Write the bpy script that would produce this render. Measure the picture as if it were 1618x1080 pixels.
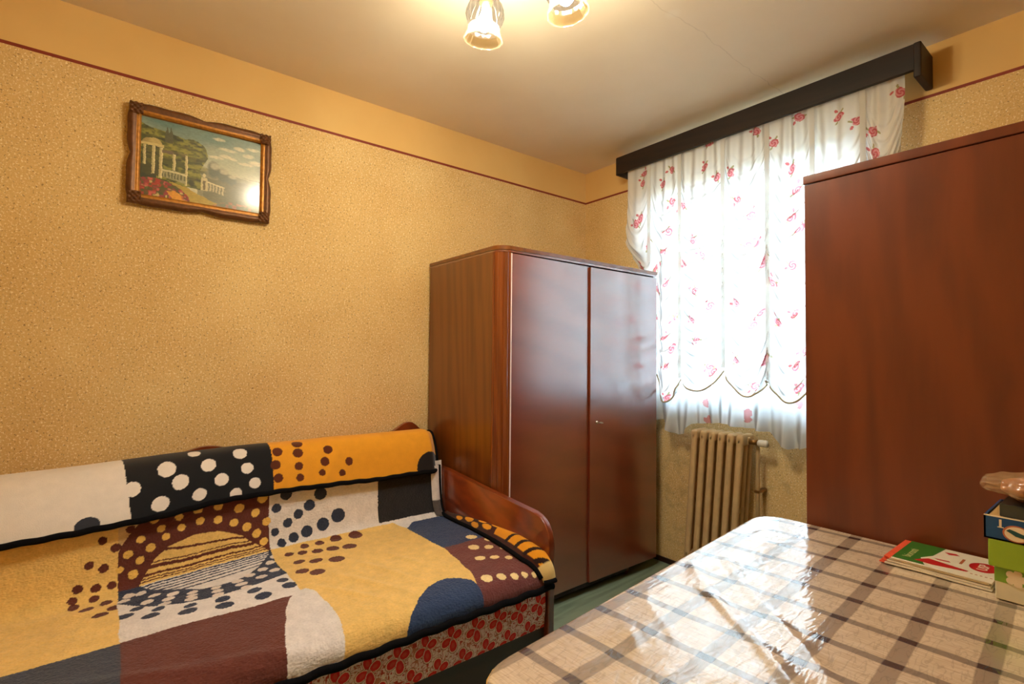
import bpy, bmesh, math, random
import numpy as np
from mathutils import Vector, Matrix

# ------------------------------------------------------------------ scene, camera, light
for o in list(bpy.data.objects):
    bpy.data.objects.remove(o)
SC = bpy.context.scene
COL = SC.collection
RNG = np.random.default_rng(7)
random.seed(7)

cam_d = bpy.data.cameras.new('camera')
cam = bpy.data.objects.new('camera', cam_d)
COL.objects.link(cam)
SC.camera = cam
cam_d.sensor_fit = 'HORIZONTAL'
cam_d.sensor_width = 36.0
cam_d.lens = 36.0 * 802.2 / 1618.0
cam_d.clip_start = 0.02
CAM = Vector((2.5208, -2.6626, 1.2321))
YAW, PITCH, ROLL = -0.9009, 0.0285, 0.009
fw = Vector((math.sin(YAW) * math.cos(PITCH), math.cos(YAW) * math.cos(PITCH), math.sin(PITCH)))
rt = Vector((math.cos(YAW), -math.sin(YAW), 0))
up = rt.cross(fw)
r2 = rt * math.cos(ROLL) + up * math.sin(ROLL)
u2 = up * math.cos(ROLL) - rt * math.sin(ROLL)
M = Matrix((r2, u2, -fw)).transposed().to_4x4()
M.translation = CAM
cam.matrix_world = M

SKY_STRENGTH = 26.0
BULB = 620.0
world = bpy.data.worlds.new('World')
SC.world = world
world.use_nodes = True
bg = world.node_tree.nodes['Background']
bg.inputs[0].default_value = (0.64, 0.82, 1.0, 1)
bg.inputs[1].default_value = SKY_STRENGTH

pl = bpy.data.lights.new('window_portal', 'AREA')
pl.shape = 'RECTANGLE'
pl.size, pl.size_y = 1.2, 1.45
pl.cycles.is_portal = True
plo = bpy.data.objects.new('window_portal', pl)
COL.objects.link(plo)
plo.location = (1.155, 0.31, 1.665)
plo.rotation_euler = (math.radians(-90), 0, 0)

SC.view_settings.view_transform = 'Standard'
SC.view_settings.look = 'None'
SC.view_settings.exposure = 0.8
SC.view_settings.gamma = 1.0
SC.view_settings.use_curve_mapping = False
SC.cycles.use_denoising = True
SC.cycles.max_bounces = 8
SC.cycles.diffuse_bounces = 5
SC.cycles.transparent_max_bounces = 10
SC.cycles.sample_clamp_indirect = 8.0
SC.cycles.caustics_reflective = False
SC.cycles.caustics_refractive = False

# ------------------------------------------------------------------ helpers
def lin(r, g, b):
    f = lambda c: (c / 255.0) / 12.92 if c / 255.0 <= 0.04045 else ((c / 255.0 + 0.055) / 1.055) ** 2.4
    return (f(r), f(g), f(b))

def lin4(r, g, b):
    return lin(r, g, b) + (1.0,)

def tag(o, label=None, cat=None, group=None, kind=None):
    if label: o['label'] = label
    if cat: o['category'] = cat
    if group: o['group'] = group
    if kind: o['kind'] = kind
    return o

def attach(o, parent):
    if parent is not None:
        o.parent = parent
        L = parent.location if parent.parent is None else Vector((0, 0, 0))   # meshes are built in room coordinates
        o.matrix_parent_inverse = Matrix.Translation(-L)

def empty(name, loc):
    o = bpy.data.objects.new(name, None)
    COL.objects.link(o)
    o.location = loc
    o.empty_display_size = 0.05
    return o

def thing(name, loc, label, cat, group=None):
    return tag(empty(name, loc), label, cat, group)

def finish(name, me, mat, parent=None, smooth=False):
    o = bpy.data.objects.new(name, me)
    COL.objects.link(o)
    if mat is not None:
        for m in (mat if isinstance(mat, (list, tuple)) else [mat]):
            me.materials.append(m)
    if smooth:
        me.shade_smooth()
    attach(o, parent)
    return o

def from_bm(name, bm, mat, parent=None, smooth=False):
    me = bpy.data.meshes.new(name)
    bmesh.ops.recalc_face_normals(bm, faces=bm.faces)
    bm.to_mesh(me)
    bm.free()
    return finish(name, me, mat, parent, smooth)

def bm_box(bm, lo, hi, bevel=0.0, seg=2):
    r = bmesh.ops.create_cube(bm, size=1.0)
    vs = r['verts']
    lo, hi = Vector(lo), Vector(hi)
    for v in vs:
        v.co = Vector([(lo[i] + hi[i]) / 2 + v.co[i] * (hi[i] - lo[i]) for i in range(3)])
    if bevel > 0:
        es = list({e for v in vs for e in v.link_edges})
        bmesh.ops.bevel(bm, geom=es, offset=bevel, segments=seg, affect='EDGES', profile=0.5)

def box(name, lo, hi, mat, parent=None, bevel=0.0, seg=2):
    bm = bmesh.new()
    bm_box(bm, lo, hi, bevel, seg)
    o = from_bm(name, bm, mat, parent)
    if bevel > 0:
        o.data.shade_smooth()
        md = o.modifiers.new('wn', 'WEIGHTED_NORMAL')
        md.keep_sharp = False
    return o

def boxes(name, L, mat, parent=None, bevel=0.0):
    bm = bmesh.new()
    for lo, hi in L:
        bm_box(bm, lo, hi, bevel)
    return from_bm(name, bm, mat, parent)

def bm_tube(bm, pts, r, n=10, caps=True):
    pts = [Vector(p) for p in pts]
    rings = []
    prev = None
    for i, p in enumerate(pts):
        a = pts[max(i - 1, 0)]
        b = pts[min(i + 1, len(pts) - 1)]
        t = (b - a).normalized()
        if prev is None:
            ref = Vector((0, 0, 1)) if abs(t.z) < 0.9 else Vector((1, 0, 0))
            nx = t.cross(ref).normalized()
        else:
            nx = (prev - t * prev.dot(t)).normalized()
        prev = nx
        ny = t.cross(nx)
        rr = r[i] if hasattr(r, '__len__') else r
        rings.append([bm.verts.new(p + (nx * math.cos(2 * math.pi * k / n) + ny * math.sin(2 * math.pi * k / n)) * rr) for k in range(n)])
    for A, B in zip(rings[:-1], rings[1:]):
        for k in range(n):
            bm.faces.new((A[k], A[(k + 1) % n], B[(k + 1) % n], B[k]))
    if caps:
        bm.faces.new(rings[0][::-1])
        bm.faces.new(rings[-1])

def tube(name, pts, r, mat, parent=None, n=10):
    bm = bmesh.new()
    bm_tube(bm, pts, r, n)
    return from_bm(name, bm, mat, parent, True)

def bm_lathe(bm, prof, mtx, n=32, rib=0.0, nrib=12):
    rings = []
    for (r, z) in prof:
        ring = []
        for k in range(n):
            a = 2 * math.pi * k / n
            rr = r * (1 + rib * math.cos(a * nrib))
            ring.append(bm.verts.new(mtx @ Vector((rr * math.cos(a), rr * math.sin(a), z))))
        rings.append(ring)
    for A, B in zip(rings[:-1], rings[1:]):
        for k in range(n):
            bm.faces.new((A[k], A[(k + 1) % n], B[(k + 1) % n], B[k]))

def lathe(name, prof, mat, parent=None, mtx=None, n=32, rib=0.0, nrib=12):
    bm = bmesh.new()
    bm_lathe(bm, prof, mtx or Matrix.Identity(4), n, rib, nrib)
    return from_bm(name, bm, mat, parent, True)

def prism(name, outline, z0, z1, mat, parent=None, bevel=0.0, plane='xy', smooth=False):
    """outline: 2D points; extruded along the remaining axis from z0 to z1."""
    bm = bmesh.new()
    def P(a, b, c):
        return {'xy': (a, b, c), 'xz': (a, c, b), 'yz': (c, a, b)}[plane]
    A = [bm.verts.new(P(a, b, z0)) for a, b in outline]
    B = [bm.verts.new(P(a, b, z1)) for a, b in outline]
    n = len(A)
    fa = bm.faces.new(A)
    fb = bm.faces.new(B[::-1])
    for i in range(n):
        bm.faces.new((A[i], B[i], B[(i + 1) % n], A[(i + 1) % n]))
    if bevel > 0:
        es = [e for e in fa.edges] + [e for e in fb.edges]
        bmesh.ops.bevel(bm, geom=es, offset=bevel, segments=2, affect='EDGES', profile=0.5)
    o = from_bm(name, bm, mat, parent)
    if smooth:
        o.data.shade_smooth()
        o.modifiers.new('wn', 'WEIGHTED_NORMAL')
    return o

def grid_mesh(name, P, mat, parent=None, color=None, smooth=True):
    nu, nv = P.shape[:2]
    me = bpy.data.meshes.new(name)
    idx = np.arange(nu * nv).reshape(nu, nv)
    q = np.stack([idx[:-1, :-1], idx[1:, :-1], idx[1:, 1:], idx[:-1, 1:]], -1).reshape(-1, 4)
    me.vertices.add(nu * nv)
    me.vertices.foreach_set('co', P.reshape(-1).astype(np.float32))
    me.loops.add(q.size)
    me.loops.foreach_set('vertex_index', q.reshape(-1).astype(np.int32))
    me.polygons.add(len(q))
    me.polygons.foreach_set('loop_start', (np.arange(len(q)) * 4).astype(np.int32))
    me.polygons.foreach_set('loop_total', np.full(len(q), 4, np.int32))
    me.update(calc_edges=True)
    if color is not None:
        ca = me.color_attributes.new('Col', 'FLOAT_COLOR', 'POINT')
        c4 = np.ones((nu * nv, 4), np.float32)
        c4[:, :3] = color.reshape(-1, 3)
        ca.data.foreach_set('color', c4.reshape(-1))
    return finish(name, me, mat, parent, smooth)

def hash2(ix, iy, seed):
    h = (ix.astype(np.int64) * 374761393 + iy.astype(np.int64) * 668265263 + seed * 974711) & 0xffffffff
    h = ((h ^ (h >> 13)) * 1274126177) & 0xffffffff
    return ((h ^ (h >> 16)) & 0xffff) / 65535.0

def vnoise(x, y, seed=0):
    x = np.asarray(x, float); y = np.asarray(y, float)
    ix = np.floor(x); iy = np.floor(y)
    fx = x - ix; fy = y - iy
    fx = fx * fx * (3 - 2 * fx); fy = fy * fy * (3 - 2 * fy)
    ix = ix.astype(np.int64); iy = iy.astype(np.int64)
    a = hash2(ix, iy, seed); b = hash2(ix + 1, iy, seed); c = hash2(ix, iy + 1, seed); d = hash2(ix + 1, iy + 1, seed)
    return (a * (1 - fx) + b * fx) * (1 - fy) + (c * (1 - fx) + d * fx) * fy

def inpoly(X, Y, poly):
    ins = np.zeros(X.shape, bool)
    n = len(poly)
    for i in range(n):
        x0, y0 = poly[i]; x1, y1 = poly[(i + 1) % n]
        if y0 == y1: continue
        c = ((Y >= min(y0, y1)) & (Y < max(y0, y1))) & (X < (x1 - x0) * (Y - y0) / (y1 - y0) + x0)
        ins ^= c
    return ins

def sm(x):
    x = np.clip(x, 0, 1)
    return x * x * (3 - 2 * x)

def catmull(P, n):
    P = np.asarray(P, float); k = len(P)
    E = np.concatenate([[2 * P[0] - P[1]], P, [2 * P[-1] - P[-2]]])
    out = []
    for i in range(k - 1):
        a, b, c, d = E[i], E[i + 1], E[i + 2], E[i + 3]
        for t in np.arange(n) / n:
            out.append(.5 * ((2 * b) + (-a + c) * t + (2 * a - 5 * b + 4 * c - d) * t * t + (-a + 3 * b - 3 * c + d) * t ** 3))
    out.append(P[-1])
    return np.array(out)

# ------------------------------------------------------------------ materials
def new_mat(name):
    m = bpy.data.materials.new(name)
    m.use_nodes = True
    nt = m.node_tree
    return m, nt, nt.nodes, nt.links, nt.nodes['Principled BSDF']

def pmat(name, rgb, rough=0.5, spec=0.5, metal=0.0, coat=0.0, noise=0.0, nscale=40.0, bump=0.0, bscale=200.0):
    m, nt, N, L, b = new_mat(name)
    c = lin4(*rgb)
    b.inputs['Base Color'].default_value = c
    b.inputs['Roughness'].default_value = rough
    b.inputs['Specular IOR Level'].default_value = spec
    b.inputs['Metallic'].default_value = metal
    b.inputs['Coat Weight'].default_value = coat
    tc = N.new('ShaderNodeTexCoord')
    if noise > 0:
        n = N.new('ShaderNodeTexNoise'); n.inputs['Scale'].default_value = nscale; n.inputs['Detail'].default_value = 4
        L.new(tc.outputs['Object'], n.inputs['Vector'])
        mr = N.new('ShaderNodeMapRange'); mr.inputs[1].default_value = .25; mr.inputs[2].default_value = .75
        mr.inputs[3].default_value = 1 - noise; mr.inputs[4].default_value = 1 + noise
        L.new(n.outputs['Fac'], mr.inputs[0])
        mx = N.new('ShaderNodeVectorMath'); mx.operation = 'SCALE'
        mx.inputs[0].default_value = c[:3]
        L.new(mr.outputs[0], mx.inputs['Scale'])
        L.new(mx.outputs[0], b.inputs['Base Color'])
    if bump > 0:
        n2 = N.new('ShaderNodeTexNoise'); n2.inputs['Scale'].default_value = bscale; n2.inputs['Detail'].default_value = 3
        L.new(tc.outputs['Object'], n2.inputs['Vector'])
        bp = N.new('ShaderNodeBump'); bp.inputs['Strength'].default_value = bump; bp.inputs['Distance'].default_value = .002
        L.new(n2.outputs['Fac'], bp.inputs['Height'])
        L.new(bp.outputs[0], b.inputs['Normal'])
    return m

def wood(name, dark, light, stretch, rough=0.25, coat=0.5, coat_rough=0.12, figure=1.0, coat_ior=1.5, wob=0.0):
    m, nt, N, L, b = new_mat(name)
    tc = N.new('ShaderNodeTexCoord')
    mp = N.new('ShaderNodeMapping'); mp.inputs['Scale'].default_value = stretch
    L.new(tc.outputs['Object'], mp.inputs['Vector'])
    n1 = N.new('ShaderNodeTexNoise'); n1.inputs['Scale'].default_value = 2.2; n1.inputs['Detail'].default_value = 6
    n1.inputs['Distortion'].default_value = 1.3 * figure
    L.new(mp.outputs[0], n1.inputs['Vector'])
    wv = N.new('ShaderNodeTexWave'); wv.bands_direction = 'DIAGONAL'; wv.inputs['Scale'].default_value = 1.6
    wv.inputs['Distortion'].default_value = 9 * figure; wv.inputs['Detail'].default_value = 3; wv.inputs['Detail Scale'].default_value = 1.2
    L.new(mp.outputs[0], wv.inputs['Vector'])
    fine = N.new('ShaderNodeTexNoise'); fine.inputs['Scale'].default_value = 22; fine.inputs['Detail'].default_value = 5
    L.new(mp.outputs[0], fine.inputs['Vector'])
    a1 = N.new('ShaderNodeMath'); a1.operation = 'MULTIPLY_ADD'; a1.inputs[1].default_value = .35
    L.new(wv.outputs['Fac'], a1.inputs[0]); L.new(n1.outputs['Fac'], a1.inputs[2])
    a2 = N.new('ShaderNodeMath'); a2.operation = 'MULTIPLY_ADD'; a2.inputs[1].default_value = .30
    L.new(fine.outputs['Fac'], a2.inputs[0]); L.new(a1.outputs[0], a2.inputs[2])
    cr = N.new('ShaderNodeValToRGB')
    cr.color_ramp.elements[0].position = .45; cr.color_ramp.elements[0].color = lin4(*dark)
    cr.color_ramp.elements[1].position = 1.1; cr.color_ramp.elements[1].color = lin4(*light)
    L.new(a2.outputs[0], cr.inputs[0])
    L.new(cr.outputs[0], b.inputs['Base Color'])
    b.inputs['Roughness'].default_value = rough
    b.inputs['Coat Weight'].default_value = coat
    b.inputs['Coat Roughness'].default_value = coat_rough
    b.inputs['Coat IOR'].default_value = coat_ior
    if wob > 0:
        n2 = N.new('ShaderNodeTexNoise'); n2.inputs['Scale'].default_value = 5; n2.inputs['Detail'].default_value = 2
        L.new(tc.outputs['Object'], n2.inputs['Vector'])
        bp = N.new('ShaderNodeBump'); bp.inputs['Strength'].default_value = wob; bp.inputs['Distance'].default_value = .02
        L.new(n2.outputs['Fac'], bp.inputs['Height'])
        L.new(bp.outputs[0], b.inputs['Normal']); L.new(bp.outputs[0], b.inputs['Coat Normal'])
    return m

def vcol_mat(name, rough=0.9, spec=0.2, sheen=0.0, fuzz=0.0, fscale=500.0, fstretch=(1, 1, 1), bump=0.0, coat=0.0):
    m, nt, N, L, b = new_mat(name)
    at = N.new('ShaderNodeAttribute'); at.attribute_name = 'Col'
    out = at.outputs['Color']
    tc = N.new('ShaderNodeTexCoord')
    if fuzz > 0:
        mp = N.new('ShaderNodeMapping'); mp.inputs['Scale'].default_value = fstretch
        L.new(tc.outputs['Object'], mp.inputs['Vector'])
        n = N.new('ShaderNodeTexNoise'); n.inputs['Scale'].default_value = fscale; n.inputs['Detail'].default_value = 4
        L.new(mp.outputs[0], n.inputs['Vector'])
        n3 = N.new('ShaderNodeTexNoise'); n3.inputs['Scale'].default_value = 28; n3.inputs['Detail'].default_value = 4
        L.new(tc.outputs['Object'], n3.inputs['Vector'])
        ad = N.new('ShaderNodeMath'); ad.operation = 'ADD'
        L.new(n.outputs['Fac'], ad.inputs[0]); L.new(n3.outputs['Fac'], ad.inputs[1])
        mr = N.new('ShaderNodeMapRange'); mr.inputs[1].default_value = .6; mr.inputs[2].default_value = 1.4
        mr.inputs[3].default_value = 1 - fuzz; mr.inputs[4].default_value = 1 + fuzz
        L.new(ad.outputs[0], mr.inputs[0])
        sc = N.new('ShaderNodeVectorMath'); sc.operation = 'SCALE'
        L.new(out, sc.inputs[0]); L.new(mr.outputs[0], sc.inputs['Scale'])
        out = sc.outputs[0]
        if bump > 0:
            bp = N.new('ShaderNodeBump'); bp.inputs['Strength'].default_value = bump; bp.inputs['Distance'].default_value = .004
            L.new(ad.outputs[0], bp.inputs['Height'])
            L.new(bp.outputs[0], b.inputs['Normal'])
    L.new(out, b.inputs['Base Color'])
    b.inputs['Roughness'].default_value = rough
    b.inputs['Specular IOR Level'].default_value = spec
    b.inputs['Sheen Weight'].default_value = sheen
    b.inputs['Coat Weight'].default_value = coat
    b.inputs['Coat Roughness'].default_value = .15
    return m

def wall_material(name, split=2.335, stain=0.0):
    m, nt, N, L, b = new_mat(name)
    tc = N.new('ShaderNodeTexCoord')
    sep = N.new('ShaderNodeSeparateXYZ'); L.new(tc.outputs['Object'], sep.inputs[0])
    # stippled lower coat: tan ground with pale and dark flecks
    big = N.new('ShaderNodeTexNoise'); big.inputs['Scale'].default_value = 3.0; big.inputs['Detail'].default_value = 5
    L.new(tc.outputs['Object'], big.inputs['Vector'])
    g = N.new('ShaderNodeValToRGB')
    g.color_ramp.elements[0].position = .3; g.color_ramp.elements[0].color = lin4(217, 180, 116)
    g.color_ramp.elements[1].position = .75; g.color_ramp.elements[1].color = lin4(231, 199, 136)
    L.new(big.outputs['Fac'], g.inputs[0])
    fl = N.new('ShaderNodeTexNoise'); fl.inputs['Scale'].default_value = 145; fl.inputs['Detail'].default_value = 3; fl.inputs['Roughness'].default_value = .7
    L.new(tc.outputs['Object'], fl.inputs['Vector'])
    r1 = N.new('ShaderNodeMapRange'); r1.inputs[1].default_value = .55; r1.inputs[2].default_value = .64; r1.inputs[4].default_value = 1.0
    L.new(fl.outputs['Fac'], r1.inputs[0])
    m1 = N.new('ShaderNodeMix'); m1.data_type = 'RGBA'; m1.inputs[7].default_value = lin4(255, 238, 196)
    L.new(r1.outputs[0], m1.inputs[0]); L.new(g.outputs[0], m1.inputs[6])
    fd = N.new('ShaderNodeTexNoise'); fd.inputs['Scale'].default_value = 120; fd.inputs['Detail'].default_value = 3; fd.inputs['Roughness'].default_value = .65
    mp = N.new('ShaderNodeMapping'); mp.inputs['Location'].default_value = (7, 3, 11)
    L.new(tc.outputs['Object'], mp.inputs['Vector']); L.new(mp.outputs[0], fd.inputs['Vector'])
    r2_ = N.new('ShaderNodeMapRange'); r2_.inputs[1].default_value = .60; r2_.inputs[2].default_value = .65; r2_.inputs[4].default_value = .75
    L.new(fd.outputs['Fac'], r2_.inputs[0])
    m2 = N.new('ShaderNodeMix'); m2.data_type = 'RGBA'; m2.inputs[7].default_value = lin4(120, 80, 40)
    L.new(r2_.outputs[0], m2.inputs[0]); L.new(m1.outputs[2], m2.inputs[6])
    # damp stains low on the wall
    st = N.new('ShaderNodeTexNoise'); st.inputs['Scale'].default_value = 6; st.inputs['Detail'].default_value = 8; st.inputs['Roughness'].default_value = .65
    L.new(tc.outputs['Object'], st.inputs['Vector'])
    rs = N.new('ShaderNodeMapRange'); rs.inputs[1].default_value = .52; rs.inputs[2].default_value = .72; rs.inputs[4].default_value = stain
    L.new(st.outputs['Fac'], rs.inputs[0])
    zl = N.new('ShaderNodeMapRange'); zl.inputs[1].default_value = 1.05; zl.inputs[2].default_value = .8
    L.new(sep.outputs['Z'], zl.inputs[0])
    mu = N.new('ShaderNodeMath'); mu.operation = 'MULTIPLY'; L.new(rs.outputs[0], mu.inputs[0]); L.new(zl.outputs[0], mu.inputs[1])
    m3 = N.new('ShaderNodeMix'); m3.data_type = 'RGBA'; m3.inputs[7].default_value = lin4(120, 92, 55)
    L.new(mu.outputs[0], m3.inputs[0]); L.new(m2.outputs[2], m3.inputs[6])
    # smooth plain frieze above the painted line
    fz = N.new('ShaderNodeValToRGB')
    fz.color_ramp.elements[0].position = .3; fz.color_ramp.elements[0].color = lin4(228, 188, 118)
    fz.color_ramp.elements[1].position = .8; fz.color_ramp.elements[1].color = lin4(234, 197, 128)
    L.new(big.outputs['Fac'], fz.inputs[0])
    gt = N.new('ShaderNodeMath'); gt.operation = 'GREATER_THAN'; gt.inputs[1].default_value = split
    L.new(sep.outputs['Z'], gt.inputs[0])
    m4 = N.new('ShaderNodeMix'); m4.data_type = 'RGBA'
    L.new(gt.outputs[0], m4.inputs[0]); L.new(m3.outputs[2], m4.inputs[6]); L.new(fz.outputs[0], m4.inputs[7])
    L.new(m4.outputs[2], b.inputs['Base Color'])
    b.inputs['Roughness'].default_value = .75
    b.inputs['Specular IOR Level'].default_value = .25
    inv = N.new('ShaderNodeMath'); inv.operation = 'SUBTRACT'; inv.inputs[0].default_value = 1.0; L.new(gt.outputs[0], inv.inputs[1])
    bs = N.new('ShaderNodeMath'); bs.operation = 'MULTIPLY'; bs.inputs[1].default_value = .35; L.new(inv.outputs[0], bs.inputs[0])
    bp = N.new('ShaderNodeBump'); bp.inputs['Distance'].default_value = .003
    L.new(bs.outputs[0], bp.inputs['Strength']); L.new(fl.outputs['Fac'], bp.inputs['Height'])
    L.new(bp.outputs[0], b.inputs['Normal'])
    return m

def ceiling_material():
    m, nt, N, L, b = new_mat('ceiling_distemper')
    tc = N.new('ShaderNodeTexCoord')
    n = N.new('ShaderNodeTexNoise'); n.inputs['Scale'].default_value = 2.5; n.inputs['Detail'].default_value = 5
    L.new(tc.outputs['Object'], n.inputs['Vector'])
    cr = N.new('ShaderNodeValToRGB')
    cr.color_ramp.elements[0].position = .3; cr.color_ramp.elements[0].color = lin4(230, 213, 184)
    cr.color_ramp.elements[1].position = .75; cr.color_ramp.elements[1].color = lin4(238, 223, 197)
    L.new(n.outputs['Fac'], cr.inputs[0])
    # thin hairline crack running across
    sep = N.new('ShaderNodeSeparateXYZ'); L.new(tc.outputs['Object'], sep.inputs[0])
    n2 = N.new('ShaderNodeTexNoise'); n2.inputs['Scale'].default_value = 9; n2.inputs['Detail'].default_value = 6
    L.new(tc.outputs['Object'], n2.inputs['Vector'])
    a = N.new('ShaderNodeMath'); a.operation = 'MULTIPLY_ADD'; a.inputs[1].default_value = .06; L.new(n2.outputs['Fac'], a.inputs[0]); L.new(sep.outputs['X'], a.inputs[2])
    s = N.new('ShaderNodeMath'); s.operation = 'SUBTRACT'; s.inputs[1].default_value = 1.43; L.new(a.outputs[0], s.inputs[0])
    ab = N.new('ShaderNodeMath'); ab.operation = 'ABSOLUTE'; L.new(s.outputs[0], ab.inputs[0])
    mr = N.new('ShaderNodeMapRange'); mr.inputs[1].default_value = .0; mr.inputs[2].default_value = .003; mr.inputs[3].default_value = .25; mr.inputs[4].default_value = 0
    L.new(ab.outputs[0], mr.inputs[0])
    mx = N.new('ShaderNodeMix'); mx.data_type = 'RGBA'; mx.inputs[7].default_value = lin4(150, 125, 90)
    L.new(mr.outputs[0], mx.inputs[0]); L.new(cr.outputs[0], mx.inputs[6])
    # a pale patch of filler
    d = N.new('ShaderNodeVectorMath'); d.operation = 'DISTANCE'; d.inputs[1].default_value = (1.40, -1.0, 2.55)
    L.new(tc.outputs['Object'], d.inputs[0])
    m3 = N.new('ShaderNodeMapRange'); m3.inputs[1].default_value = .012; m3.inputs[2].default_value = .035; m3.inputs[3].default_value = .5; m3.inputs[4].default_value = 0
    L.new(d.outputs['Value'], m3.inputs[0])
    mx2 = N.new('ShaderNodeMix'); mx2.data_type = 'RGBA'; mx2.inputs[7].default_value = lin4(238, 228, 208)
    L.new(m3.outputs[0], mx2.inputs[0]); L.new(mx.outputs[2], mx2.inputs[6])
    L.new(mx2.outputs[2], b.inputs['Base Color'])
    b.inputs['Roughness'].default_value = .7
    b.inputs['Specular IOR Level'].default_value = .3
    return m

def sheer_material(name, clear=0.35, tint=(1, 1, 1), vcol=True, transl=.6):
    m, nt, N, L, b = new_mat(name)
    N.remove(b)
    out = N['Material Output']
    tr = N.new('ShaderNodeBsdfTransparent')
    tl = N.new('ShaderNodeBsdfTranslucent')
    df = N.new('ShaderNodeBsdfDiffuse')
    if vcol:
        at = N.new('ShaderNodeAttribute'); at.attribute_name = 'Col'
        L.new(at.outputs['Color'], tl.inputs['Color']); L.new(at.outputs['Color'], df.inputs['Color'])
    else:
        tl.inputs['Color'].default_value = tint + (1,); df.inputs['Color'].default_value = tint + (1,)
    m1 = N.new('ShaderNodeMixShader'); m1.inputs[0].default_value = transl
    L.new(df.outputs[0], m1.inputs[1]); L.new(tl.outputs[0], m1.inputs[2])
    m2 = N.new('ShaderNodeMixShader'); m2.inputs[0].default_value = 1 - clear
    L.new(tr.outputs[0], m2.inputs[1]); L.new(m1.outputs[0], m2.inputs[2])
    if vcol:
        # printed flowers are denser than the open weave; folds seen edge-on close up
        lw = N.new('ShaderNodeLayerWeight'); lw.inputs['Blend'].default_value = .5
        dk = N.new('ShaderNodeMapRange'); dk.inputs[1].default_value = .08; dk.inputs[2].default_value = .6; dk.inputs[3].default_value = 1.0; dk.inputs[4].default_value = .22  # fold shading put into the colour: darker towards edge-on angles
        L.new(lw.outputs['Facing'], dk.inputs[0])
        sc_ = N.new('ShaderNodeVectorMath'); sc_.operation = 'SCALE'
        L.new(at.outputs['Color'], sc_.inputs[0]); L.new(dk.outputs[0], sc_.inputs['Scale']); L.new(sc_.outputs[0], tl.inputs['Color'])
        mr = N.new('ShaderNodeMapRange'); mr.inputs[1].default_value = 0; mr.inputs[2].default_value = 1
        mr.inputs[3].default_value = 1 - clear; mr.inputs[4].default_value = 1.0
        L.new(lw.outputs['Facing'], mr.inputs[0]); L.new(mr.outputs[0], m2.inputs[0])
    L.new(m2.outputs[0], out.inputs['Surface'])
    return m

def glass_pane_material():
    m, nt, N, L, b = new_mat('window_glass')
    N.remove(b)
    out = N['Material Output']
    tr = N.new('ShaderNodeBsdfTransparent'); tr.inputs[0].default_value = (.93, .96, .95, 1)
    gl = N.new('ShaderNodeBsdfGlossy'); gl.inputs['Roughness'].default_value = .02
    fr = N.new('ShaderNodeFresnel'); fr.inputs[0].default_value = 1.45
    mx = N.new('ShaderNodeMixShader')
    L.new(fr.outputs[0], mx.inputs[0]); L.new(tr.outputs[0], mx.inputs[1]); L.new(gl.outputs[0], mx.inputs[2])
    L.new(mx.outputs[0], out.inputs['Surface'])
    return m

def emit_mat(name, rgb, strength):
    m, nt, N, L, b = new_mat(name)
    N.remove(b)
    e = N.new('ShaderNodeEmission'); e.inputs[0].default_value = rgb + (1,); e.inputs[1].default_value = strength
    L.new(e.outputs[0], N['Material Output'].inputs['Surface'])
    return m

M_wall = wall_material('stippled_wall_paint')
M_wallw = wall_material('stippled_wall_paint_stained', stain=.6)
M_ceil = ceiling_material()
M_red = pmat('red_line_paint', (135, 48, 28), .6, noise=.1)
M_floor = wood('green_floor_paint', (112, 130, 106), (142, 160, 134), (6, .8, 1), rough=.35, coat=.3, coat_rough=.2)
M_mah = wood('mahogany_veneer_door', (108, 36, 13), (124, 44, 16), (1.2, .7, 2.4), rough=.3, coat=1.0, coat_rough=.22, coat_ior=2.4, wob=.03, figure=.5)
M_mahs = wood('mahogany_veneer_side', (98, 50, 14), (122, 68, 22), (5, 5, .4), rough=.3, coat=.6, coat_rough=.15)
M_mahp = wood('mahogany_corner_post', (98, 42, 10), (128, 62, 20), (8, 8, .4), rough=.25, coat=.7, coat_rough=.12)
M_mah2 = wood('mahogany_big_panel', (86, 34, 9), (108, 46, 13), (3.0, 3.0, .45), rough=.36, coat=.3, coat_rough=.25)
M_bed = wood('bed_end_wood', (104, 40, 15), (130, 56, 22), (2.0, 6, 5), rough=.28, coat=.7, coat_rough=.12)
M_dark = wood('dark_bed_rail', (34, 16, 9), (52, 26, 14), (4, .8, 4), rough=.4, coat=.3)
M_pelmet = wood('dark_pelmet_wood', (16, 9, 6), (36, 21, 13), (.8, 4, 5), rough=.55, coat=.0, coat_rough=.15)
M_strip = pmat('pale_metal_strip', (232, 208, 196), .4)
M_steel = pmat('nickel_key_metal', (205, 190, 170), .25, metal=.9)
M_shadowgap = pmat('dark_gap', (25, 12, 8), .8)
M_white = pmat('white_window_paint', (232, 232, 226), .4, noise=.03)
M_glass = glass_pane_material()
M_sheer = sheer_material('printed_sheer_voile', .012, transl=.40)
M_frill = sheer_material('plain_sheer_frill', .22, transl=.6)
M_tape = sheer_material('gathering_tape', .05, (.92, .92, .90), vcol=False)
M_cord = pmat('beige_cord', (196, 182, 150), .8, bump=.5, bscale=600)
M_rad = pmat('cream_radiator_enamel', (206, 176, 128), .4, noise=.10, nscale=25, bump=.12, bscale=90)
M_brass = pmat('aged_brass', (150, 110, 60), .35, metal=.8)
M_plastic = pmat('white_plastic', (225, 220, 205), .4)
M_fleece = vcol_mat('fleece_pile', .95, .1, sheen=.25, fuzz=.16, fscale=260, fstretch=(1, .35, 1), bump=.6)
M_flap = vcol_mat('fleece_reverse', .9, .15, sheen=.2, fuzz=.08, fscale=420, bump=.25)
M_hem = pmat('black_fleece_binding', (16, 15, 17), .95, .1, bump=.8, bscale=400)
M_floral = vcol_mat('floral_upholstery', .8, .2, fuzz=.08, fscale=900)
M_cushion = pmat('plain_brown_cushion', (120, 62, 40), .9)

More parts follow.
